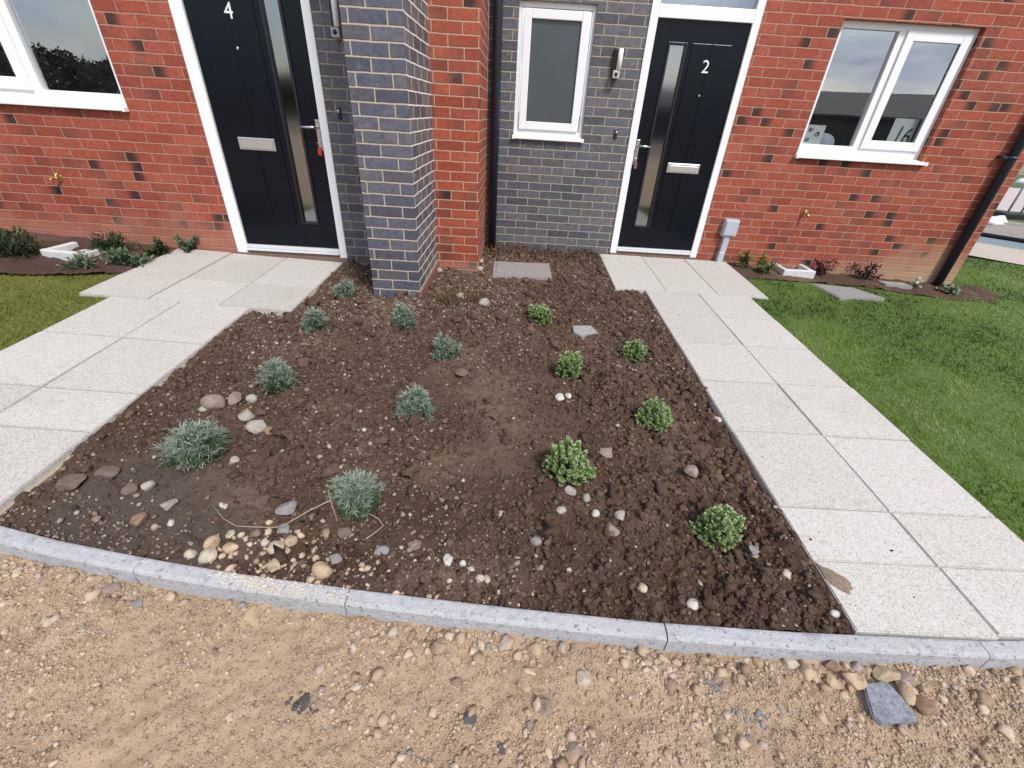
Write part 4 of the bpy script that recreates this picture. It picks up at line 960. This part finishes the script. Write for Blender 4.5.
# blue grey rubble slab and grit
def rubble():
    pts = [at(q[0], q[1], z_road_s, .012) for q in ((862, 684), (884, 683), (901, 697), (919, 721), (880, 724), (872, 716))]
    z = z_road_s(1.23, .65); m = MB(); m.prism(pts, 'z', z-.015, z+.022, .004); o = m.build('rubble_slab', simple('blue_grey_rubble', (.20, .21, .235), .85, var=.8, scale=75, bump=1.0, bscale=120)); place(o, (pts[0][0], pts[0][1], z)); tag(o, 'flat broken piece of blue grey concrete lying by the right kerb', 'rubble', None)
rubble()
for (cx, cy, n, sx, sy) in ((712, 683, 40, 7, 11), (758, 722, 34, 11, 8), (302, 704, 26, 6, 5), (885, 640, 0, 1, 1)):
    if not n: continue
    rg = np.random.default_rng(cx); P = [at(cx+rg.normal(0, sx), cy+rg.normal(0, sy), z_road_s) for _ in range(n)]
    scatter('grit', np.array([p[0] for p in P]), np.array([p[1] for p in P]), rg.uniform(.003, .008, n), z_road, ST['blue'] if cx != 302 else ST['dark'], 2, cx, .42, .6, .3, label='patch of %s grit pressed into the sandy road' % {712: 'blue grey', 758: 'mixed grey', 302: 'black'}[cx], cat='grit')

# ------------------------------------------------------------------ plants
def leaves(pos, dirs, length, width, shade, curve=.25, roll=None, rg=None):
    """blades: 2 quads each, from pos along dirs"""
    n = len(pos); d = dirs/np.linalg.norm(dirs, axis=1, keepdims=True)
    up = np.tile([0, 0, 1.], (n, 1)); s = np.cross(d, up+rg.normal(0, .35, (n, 3))); s /= np.maximum(1e-6, np.linalg.norm(s, axis=1, keepdims=True)); nr = np.cross(s, d)
    L = length[:, None]; Wd = width[:, None]
    p1 = pos+d*L*.5+nr*L*curve*.12; p2 = pos+d*L-nr*L*curve*.25
    V = np.stack([pos-s*Wd*.35, pos+s*Wd*.35, p1+s*Wd, p1-s*Wd, p2+s*Wd*.15, p2-s*Wd*.15], 1)
    b = np.arange(n)[:, None]*6; F = np.concatenate([b+[0, 1, 2, 3], b+[3, 2, 4, 5]], 0)
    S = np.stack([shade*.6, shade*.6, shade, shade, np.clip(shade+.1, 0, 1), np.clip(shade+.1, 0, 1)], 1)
    return V.reshape(-1, 3), F, S.ravel()
def dome_dirs(n, rg, low=-.1):
    z = rg.uniform(low, 1, n); a = rg.uniform(0, 2*pi, n); q = np.sqrt(np.maximum(0, 1-z*z)); return np.stack([q*np.cos(a), q*np.sin(a), z], 1)
def stems_mesh(name, base, tips, mat, par, r=.0018):
    m = MB()
    for t in tips:
        b = Vector(base)+Vector((random.uniform(-.012, .012), random.uniform(-.012, .012), -.01)); t = Vector(t); mid = (b+t)/2+Vector((0, 0, .012))
        m.tube([b, mid, t], [r*1.6, r*1.1, r*.6], 5, False)
    return m.build(name, mat, par)
def lavender(px, py, wpx, hpx, label, seed, lean=(0, 0), green=.3):
    wpx *= .90; x, y = at(px, py-.10*wpx, z_bed, -.02); z = float(z_soil(np.array([x]), np.array([y]))[0]); rg = np.random.default_rng(seed)
    dep = float(np.dot([x, y, z], _fw)); R = wpx*dep/FOC/2*1.20; H = R*1.62*hpx
    root = empty('lavender_plant', (x, y, z), label, 'plant', 'lavender plants in the soil bed')
    ns = 120; dr = dome_dirs(ns, rg, .0); tip = dr*np.array([R*.74, R*.74, H*.80])*rg.uniform(.6, 1.08, (ns, 1)); tip[:, 0] += lean[0]*R*tip[:, 2]/H; tip[:, 1] += lean[1]*R*tip[:, 2]/H
    tip[:, :2] *= (1+.25*np.sin(np.arctan2(dr[:, 1], dr[:, 0])*3+seed)[:, None])
    stems_mesh('stem', (x, y, z), (tip[::3]+[x, y, z]), M['stemw'], root)
    P = []; D = []; S = []
    for k in range(ns):
        m = 44; t = rg.uniform(.42, 1.04, m); p = tip[k]*t[:, None]; d = dr[k]*.8+rg.normal(0, .55, (m, 3))+[0, 0, .38]
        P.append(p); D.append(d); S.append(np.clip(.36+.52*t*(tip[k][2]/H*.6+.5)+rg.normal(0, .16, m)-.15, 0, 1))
    P = np.concatenate(P)+[x, y, z+.012]; D = np.concatenate(D); S = np.concatenate(S); n = len(P)
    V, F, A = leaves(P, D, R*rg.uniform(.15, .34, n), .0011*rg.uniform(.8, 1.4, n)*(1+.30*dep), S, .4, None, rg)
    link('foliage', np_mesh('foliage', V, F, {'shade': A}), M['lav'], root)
    n = int(260*green/.3); a = rg.uniform(-2.2, .6, n); q = R*rg.uniform(.2, .85, n); P = np.stack([q*np.cos(a), q*np.sin(a), H*rg.uniform(.02, .35, n)], 1)+[x, y, z]
    V, F, A = leaves(P, dome_dirs(n, rg, .0), R*rg.uniform(.12, .22, n), .003*rg.uniform(.7, 1.3, n), rg.random(n)*.8, .4, None, rg)
    link('base_leaves', np_mesh('base_leaves', V, F, {'shade': A}), M['lavgreen'], root)
lavender(347, 299, 26, .85, 'small lavender closest to the left path landing by the pillar', 501)
lavender(316, 332, 27, 1.0, 'lavender beside the left path corner', 502)
lavender(404, 329, 29, .85, 'lavender in front of the grey brick pillar', 503)
lavender(445, 355, 31, .9, 'lavender below and right of the pillar, nearest the middle of the bed', 504)
lavender(279, 388, 38, .85, 'lavender with green tuft at its foot above the cobble cluster', 505, green=.6)
lavender(416, 411, 40, .92, 'round full silver lavender in the middle of the bed', 506, green=.1)
lavender(196, 456, 60, .80, 'widest sprawling lavender on the left near the cobbles', 507, (.12, .15))
lavender(358, 510, 49, .95, 'lavender nearest the kerb with a dry twig against it', 508, (-.1, .2), .5)
def hebe(px, py, wpx, label, seed, tall=1.0):
    wpx *= .84; x, y = at(px, py-.22*wpx, z_bed, -.02); z = float(z_soil(np.array([x]), np.array([y]))[0]); rg = np.random.default_rng(seed)
    dep = float(np.dot([x, y, z], _fw)); R = wpx*dep/FOC/2*1.17; H = R*1.62*tall
    root = empty('green_shrub', (x, y, z), label, 'shrub', 'small green shrubs in the soil bed')
    ns = 250; dr = dome_dirs(ns, rg, -.05); lob = 1+.11*np.sin(np.arctan2(dr[:, 1], dr[:, 0])*4+seed)+.1*np.sin(dr[:, 2]*6+seed)
    tip = dr*np.array([R*.86, R*.86, H*.86])*(lob*rg.uniform(.80, 1.0, ns))[:, None]; tip[:, 2] += .02; tip[:, 0] += tip[:, 2]*rg.uniform(-.18, .18); tip *= rg.choice([1, 1, 1, 1.06, .93], ns)[:, None]
    stems_mesh('stem', (x, y, z), (tip[::3]+[x, y, z]), M['stemw'], root, .0022)
    P = []; D = []; S = []
    for k in range(ns):
        ax = dr[k]*.8+[0, 0, .35]; ax /= np.linalg.norm(ax); m = 30
        for j in range(m):
            t = j/m; lev = .80+.20*t; ang = j*2.4; rd = np.array([cos(ang), sin(ang), 0]); rd = rd-ax*np.dot(rd, ax)
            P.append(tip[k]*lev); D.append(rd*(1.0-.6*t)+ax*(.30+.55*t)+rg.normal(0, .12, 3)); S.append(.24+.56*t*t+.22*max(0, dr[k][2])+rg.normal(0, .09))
    P = np.array(P)+[x, y, z]; D = np.array(D); S = np.clip(np.array(S), 0, 1); n = len(P)
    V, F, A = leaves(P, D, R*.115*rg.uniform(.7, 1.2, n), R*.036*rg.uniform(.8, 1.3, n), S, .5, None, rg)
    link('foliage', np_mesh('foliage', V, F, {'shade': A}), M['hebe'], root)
hebe(540, 327, 29, 'smallest green shrub, furthest back near the slate piece', 601, .8)
hebe(566, 380, 31, 'upright green shrub in the middle of the three back shrubs', 602, 1.15)
hebe(632, 362, 28, 'green shrub at the back closest to the right path', 603, .95)
hebe(653, 429, 40, 'pointed green shrub by the bend of the right path edge', 604, .95)
hebe(568, 482, 52, 'largest green shrub in the middle of the bed', 605, .95)
hebe(714, 542, 50, 'green shrub nearest the kerb and the right path', 606, .85)
def wall_plant(x, y, zf, R, H, mat, label, seed, n=260, leaf=.03, wid=.008, stems=8, low=.0, group=None, name='border_plant'):
    z = float(zf(np.array([x]), np.array([y]))[0]); rg = np.random.default_rng(seed); root = empty(name, (x, y, z), label, 'plant', group)
    dr = dome_dirs(stems, rg, .15); tip = dr*np.array([R, R, H])*rg.uniform(.75, 1.1, (stems, 1)); stems_mesh('stem', (x, y, z), tip+[x, y, z], M['stemw'], root, .002)
    k = rg.integers(0, stems, n); t = rg.uniform(.25, 1.05, n); P = tip[k]*t[:, None]+rg.normal(0, R*.13, (n, 3))*[1, 1, .6]; P[:, 2] = np.maximum(P[:, 2], .004)
    D = dr[k]*.5+rg.normal(0, .6, (n, 3))+[0, 0, .25+low]
    V, F, A = leaves(P+[x, y, z], D, leaf*rg.uniform(.7, 1.3, n), wid*rg.uniform(.7, 1.3, n), np.clip(.15+.6*t+rg.normal(0, .2, n)-.1, 0, 1), .5, None, rg)
    link('foliage', np_mesh('foliage', V, F, {'shade': A}), mat, root)
GL, GR = 'border plants under the left window', 'border plants under the right window'
wall_plant(-4.05, 3.45, z_soilL, .22, .15, M['dgreen'], 'dark green spreading plant at the left picture edge', 701, 840, .045, .005, 22, .2, GL)
wall_plant(-4.28, 3.62, z_soilL, .18, .17, M['dgreen'], 'dark green plant cut by the left picture edge, against the wall', 702, 630, .045, .005, 18, .2, GL)
wall_plant(-3.48, 3.74, z_soilL, .16, .16, M['dgreen'], 'dark feathery plant behind the white gully surround', 703, 780, .04, .004, 22, .3, GL)
wall_plant(-3.42, 3.38, z_soilL, .12, .07, M['sage'], 'low grey green plant in front of the white gully surround', 704, 330, .035, .006, 12, .1, GL)
wall_plant(-3.18, 3.50, z_soilL, .15, .10, M['sage'], 'sage coloured leafy plant at the edge of the olive lawn', 705, 450, .045, .009, 14, .1, GL)
wall_plant(-3.13, 3.80, z_soilL, .10, .10, M['dgreen'], 'small dark green plant left of the doorstep', 706, 330, .035, .008, 10, .2, GL)
wall_plant(-2.95, 3.92, z_soilL, .09, .15, M['sage'], 'small leafy plant against the wall nearest the door numbered 4', 707, 195, .04, .011, 7, .2, GL)
wall_plant(2.46, 4.70, z_soilR, .07, .22, M['yelgreen'], 'thin yellow green sapling beside the meter box', 711, 75, .05, .014, 6, .2, GR)
wall_plant(2.64, 4.58, z_soilR, .10, .22, M['yelgreen'], 'bushier yellow green plant left of the white concrete surround', 712, 130, .05, .013, 9, .2, GR)
wall_plant(3.34, 4.70, z_soilR, .12, .24, M['redleaf'], 'dark red plant right of the white concrete surround', 713, 210, .032, .008, 12, .4, GR)
wall_plant(3.80, 4.72, z_soilR, .16, .20, M['redleaf'], 'wider dark red plant further along the right wall', 714, 260, .032, .008, 16, .4, GR)
wall_plant(4.34, 4.63, z_soilR, .055, .07, M['varieg'], 'tiny white green plant left of the right downpipe foot', 715, 60, .035, .013, 6, .1, GR)
wall_plant(4.62, 4.52, z_soilR, .10, .07, M['varieg'], 'low white green plant in front of the right downpipe foot', 716, 110, .045, .016, 9, .1, GR)
# withered weeds between the pillar and cover, dead leaf litter along the grey wall
wall_plant(-.46, 3.12, z_soil, .20, .14, M['dryweed'], 'withered brown weed in front of the red brick pier', 721, 170, .055, .0022, 26, .3, None, 'dry_weed')
wall_plant(-.30, 3.32, z_soil, .12, .13, M['dryweed'], 'thin greenish weed right of the withered brown weed', 722, 70, .05, .0022, 12, .4, None, 'dry_weed')
def litter():
    rg = np.random.default_rng(731); n = 5200; x = rg.uniform(-.33, .93, n); y = rg.uniform(3.0, 4.82, n)
    k = in_bed(x, y) & (rg.random(n) < np.clip(1.2*np.exp(-((4.8-y)/.28)**2)+.45*g2(x, y, .6, 3.4, .35)+.3*g2(x, y, -.4, 3.1, .2), 0, 1)); x, y = x[k], y[k]; n = len(x)
    P = np.stack([x, y, z_soil(x, y)+rg.uniform(.0, .05, n)*np.exp(-((4.8-y)/.2)**2)+.004], 1); D = rg.normal(0, 1, (n, 3)); D[:, 2] = np.abs(D[:, 2])*.5
    V, F, A = leaves(P, D, .045*rg.uniform(.5, 1.5, n), .0028*rg.uniform(.5, 2.6, n), rg.random(n), 1.2, None, rg)
    o = link('leaf_litter', np_mesh('leaf_litter', V, F, {'shade': A}), M['litter']); tag(o, 'brown dead leaves and stalks along the foot of the grey wall', 'litter', kind='stuff')
litter()
def twig(pts, r, label):
    P = []
    for px, py, up in pts:
        x, y = at(px, py, z_bed, -.02+up); P.append((x, y, float(z_soil(np.array([x]), np.array([y]))[0])+.006+up))
    n = len(P); m = MB(); m.tube(P, [r*(1-.5*i/n) for i in range(n)], 7); o = m.build('twig', M['drystem']); place(o, P[0]); tag(o, label, 'twig', 'dry stalks on the soil bed')
twig([(331, 503, .05), (310, 513, .03), (288, 525, .012), (276, 528, .006), (255, 529, .004), (237, 527, .004), (224, 519, .006), (213, 506, .008)], .0026, 'long bent dry stalk running left from the kerbside lavender')
twig([(329, 493, .06), (332, 506, .03), (337, 520, .004)], .0024, 'short dry stalk standing against the kerbside lavender')
twig([(366, 540, .004), (376, 530, .008), (383, 523, .02), (378, 516, .035), (364, 510, .04)], .0026, 'curled dry stalk right of the kerbside lavender')

# ------------------------------------------------------------------ covers, surrounds, small slabs
def flat_slab(name, poly, zf, mat, label, cat, up=.012, thick=.05, rim=None, rmat=None, group=None):
    x0 = sum(p[0] for p in poly)/len(poly); y0 = sum(p[1] for p in poly)/len(poly); z = float(zf(np.array([x0]), np.array([y0]))[0])
    root = empty(name, (x0, y0, z), label, cat, group) if rim else None
    sh = lambda k: [(x0+(p[0]-x0)*k, y0+(p[1]-y0)*k) for p in poly]
    o = MB().prism(sh(1-(rim or 0)), 'z', z-thick, z+up, .004).build('plate' if rim else name, mat, root)
    if rim:
        b = bmesh.new(); A, B = sh(1.0), sh(1-rim+.004); n = len(poly); zt = z+up-.005
        lo = [b.verts.new((*p, zt-.06)) for p in A]; a = [b.verts.new((*p, zt)) for p in A]; c = [b.verts.new((*p, zt)) for p in B]; e = [b.verts.new((*p, zt-.03)) for p in B]
        for i in range(n):
            j = (i+1) % n; b.faces.new((lo[i], lo[j], a[j], a[i])); b.faces.new((a[i], a[j], c[j], c[i])); b.faces.new((c[i], c[j], e[j], e[i]))
        m = MB(); m.merge(b); m.build('rim', rmat, root)
    else:
        place(o, (x0, y0, z)); tag(o, label, cat, group)
flat_slab('inspection_cover', [(-.20, 4.33), (.35, 4.36), (.355, 3.92), (-.19, 3.88)], lambda x, y: z_bed(x, y)-.012, M['cover'], 'grey square inspection cover in the soil before the grey brick wall', 'cover', .014, .06, .10, M['cover'], 'inspection covers')
flat_slab('inspection_cover', [(3.05, 4.41), (3.46, 4.34), (3.60, 4.07), (3.10, 3.98)], z_lawnR, M['coverb'], 'dark gritty inspection cover set in the right lawn', 'cover', .02, .06, .07, M['coverb'], 'inspection covers')
flat_slab('slate_piece', [(.46, 2.97), (.60, 2.99), (.635, 2.87), (.50, 2.80), (.455, 2.86)], lambda x, y: z_soil(x, y), simple('pale_slate', (.30, .30, .30), .8, var=.3, scale=40, bump=.6), 'flat pale grey slab piece lying right of the smallest green shrub', 'slab piece', .022)
flat_slab('slab_offcut', [(3.93, 4.66), (4.20, 4.64), (4.22, 4.52), (3.95, 4.55)], z_soilR, M['cover'], 'small grey slab offcut in the soil under the right wall', 'slab piece', .03)
def gully(cx, cy, zf, sx, sy, rot, opening, label):
    z = float(zf(np.array([cx]), np.array([cy]))[0])+.0; m = MB(); t = .05
    # U-shaped concrete surround: back and two arms
    m.box(-sx, sx, -sy, -sy+t, -.04, .055, .012, 3); m.box(-sx, -sx+t, -sy+t-.004, sy, -.04, .053, .012, 3)
    if opening == 0: m.box(sx-t, sx, -sy+t-.004, sy, -.04, .053, .012, 3)
    else: m.box(sx-t, sx, -sy+t-.004, sy, -.04, .030, .012, 3)
    m.box(-sx+t-.004, sx-t+.004, -sy+t-.004, sy-.01, -.05, -.004)
    o = m.build('gully_surround', M['gully']); o.location = (cx, cy, z); o.rotation_euler = (0, 0, rot); tag(o, label, 'drain surround', 'concrete drain surrounds')
gully(-3.68, 3.60, z_soilL, .155, .14, -.12, 1, 'white concrete drain surround among plants at the left wall')
gully(3.01, 4.70, z_soilR, .17, .14, .0, 0, 'pale concrete drain surround between yellow green and dark red plants')

# ------------------------------------------------------------------ beyond the lawn on the right
def diag(name, d0, d1, zt, mat, a0=-9, a1=16, n=60, rough=0., seed=1, kind='structure'):
    q = .70711; V = []; F = []; k = max(2, int((d1-d0)/.25)+1)
    for i in range(n+1):
        a = a0+(a1-a0)*i/n
        for j in range(k+1):
            d = d0+(d1-d0)*j/k; x, y = q*d+q*a, q*d-q*a; z = zt+(rough*max(0, float(fbm(x, y, 1.1, seed, 4))+.25)*sin(pi*j/k) if rough else 0)
            V.append((x, y, z))
    for i in range(n):
        for j in range(k):
            p = i*(k+1)+j; F.append((p, p+1, p+k+2, p+k+1))
    me = bpy.data.meshes.new(name); me.from_pydata(V, [], F); bm = bmesh.new(); bm.from_mesh(me); bmesh.ops.recalc_face_normals(bm, faces=list(bm.faces)); bm.to_mesh(me); bm.free()
    for p in me.polygons: pass
    o = link(name, me, mat, None, True); o['kind'] = kind; return o
ZF = -1.425
diag('footpath', 9.2, 10.55, ZF+.008, M['ftpath'], -1.5, 14)
diag('verge', 10.55, 11.35, ZF+.004, M['tealgrit'], -1.5, 14)
diag('spoil_ground', 11.35, 13.9, ZF+.0, M['spoil'], -2.5, 14, 90, .32, 5)
diag('grass_strip', 13.9, 16.4, ZF+.012, M['farfield'], -4, 14)
diag('roadway', 16.4, 25.5, ZF+.004, M['pinkground'], -6, 20)
diag('field', 25.5, 36, ZF+.016, M['farfield'], -12, 24)
q = .70711
def dp(d, a): return (q*d+q*a, q*d-q*a)
m = MB(); a_, b_ = dp(11.38, -1.4), dp(11.38, 13); m.tube([(a_[0], a_[1], ZF+.035), (b_[0], b_[1], ZF+.035)], .035, 12); o = m.build('drain_pipe', M['rubber']); place(o, (a_[0], a_[1], ZF)); tag(o, 'long black pipe lying along the far path edge', 'pipe')
def sheet(x, y, z, R, seed, name, label, cat):
    rg = np.random.default_rng(seed); V, F = ICO[3]; U = V.copy(); U = U*(1+rg.normal(0, .10, (len(U), 1)))*(1+.22*np.sin(U[:, :1]*4+1)*np.sin(U[:, 1:2]*5+2)+.12*np.sin(U[:, 2:]*7))
    U[:, 2] = np.maximum(U[:, 2], -.1); U = U*np.array([R, R*.7, R*.55]); me = np_mesh(name, U, F); o = bpy.data.objects.new(name, me); C.objects.link(o); me.materials.append(M['sheet']); o.location = (x, y, z); tag(o, label, cat)
sheet(9.42, 9.12, ZF+.03, .26, 3, 'bulk_bag', 'crumpled white plastic bag on the spoil beyond the right lawn', 'bag')
sheet(21.0, 19.6, ZF, .6, 5, 'bulk_bag', 'white wrapped bundle far off at the upper right edge', 'bag')
fp = empty('site_fence', (10.7, 10.25, ZF), 'grey temporary fence post on a block foot beyond the right lawn', 'fence')
MB().tube([(10.7, 10.25, ZF+.02), (10.7, 10.25, ZF+2.0)], .021, 10).build('post', M['fence'], fp); MB().tube([(10.84, 10.11, ZF+.02), (10.84, 10.11, ZF+2.0)], .021, 10).build('post', M['fence'], fp)
MB().box(10.45, 11.1, 10.05, 10.32, ZF, ZF+.14, .03).build('foot', M['rubber'], fp)
for z in (1.95,): MB().tube([(10.84, 10.11, ZF+z), (12.6, 8.35, ZF+z)], .015, 8).build('rail', M['fence'], fp)

# ------------------------------------------------------------------ the wider ground, hill and wood behind the viewer
def ground():
    xs = np.concatenate([np.arange(-400, -20, 40), np.arange(-20, 21, 2.), np.arange(40, 401, 40)]); X, Y = np.meshgrid(xs, xs)
    rr = np.sqrt(X*X+Y*Y); Z = -1.78+.02*fbm(X, Y, 9, 801, 3)+np.clip((rr-40)*.004, 0, 1.2); n = len(xs)
    i = np.arange(n-1)[:, None]*n+np.arange(n-1)[None]; F = np.stack([i, i+1, i+n+1, i+n], -1).reshape(-1, 4)
    o = link('ground', np_mesh('ground', np.stack([X.ravel(), Y.ravel(), Z.ravel()], 1), F), M['ground'], None, True); o['kind'] = 'structure'
ground()
def wood():
    rg = np.random.default_rng(811); n = 150000; a = rg.uniform(-pi*.98, -pi*.02, n); R = rg.uniform(44, 56, n); x = R*np.cos(a); y = R*np.sin(a)
    top = 1.9+1.3*vn(a*40, R*0, 2.2, 821)+.6*vn(a*40, R*0, .5, 823)+1.1*np.exp(-((a+2.2)/.10)**2)+.7*np.exp(-((a+1.0)/.12)**2); z = -1.6+(top+1.6)*rg.random(n)**.7
    s = .13; V = np.stack([x, y, z], 1)[:, None, :]+rg.normal(0, s, (n, 3, 3)); F = np.arange(n*3).reshape(-1, 3)
    o = link('wood', np_mesh('wood', V.reshape(-1, 3), F), M['woodleaf']); tag(o, 'dark belt of trees mirrored in the window panes', 'wood', kind='stuff')
wood()

ob = empty('site_building', (26, -34, -1.7), 'long low dark roofed building across the site, mirrored in the right window', 'building')
_R = Matrix.Translation((26, -34, 0)) @ Matrix.Rotation(radians(31), 4, 'Z')
def obp(m, nm, mat):
    o = m.build(nm, mat); o.data.transform(_R); o.data.transform(Matrix.Translation(-wloc(ob))); o.parent = ob
m = MB().box(-17, 12, -3, 3, -1.8, 1.2); obp(m, 'wall', M['ob_wall'])
m = MB(); m.prism([(-3.4, 1.1), (0, 2.75), (3.4, 1.1), (3.4, .95), (-3.4, .95)], 'x', -17.4, 12.4); obp(m, 'roof', M['roof'])

# lift everything so that the site datum is at zero
for o in list(C.objects):
    if o.parent is None: o.location.z += ZO
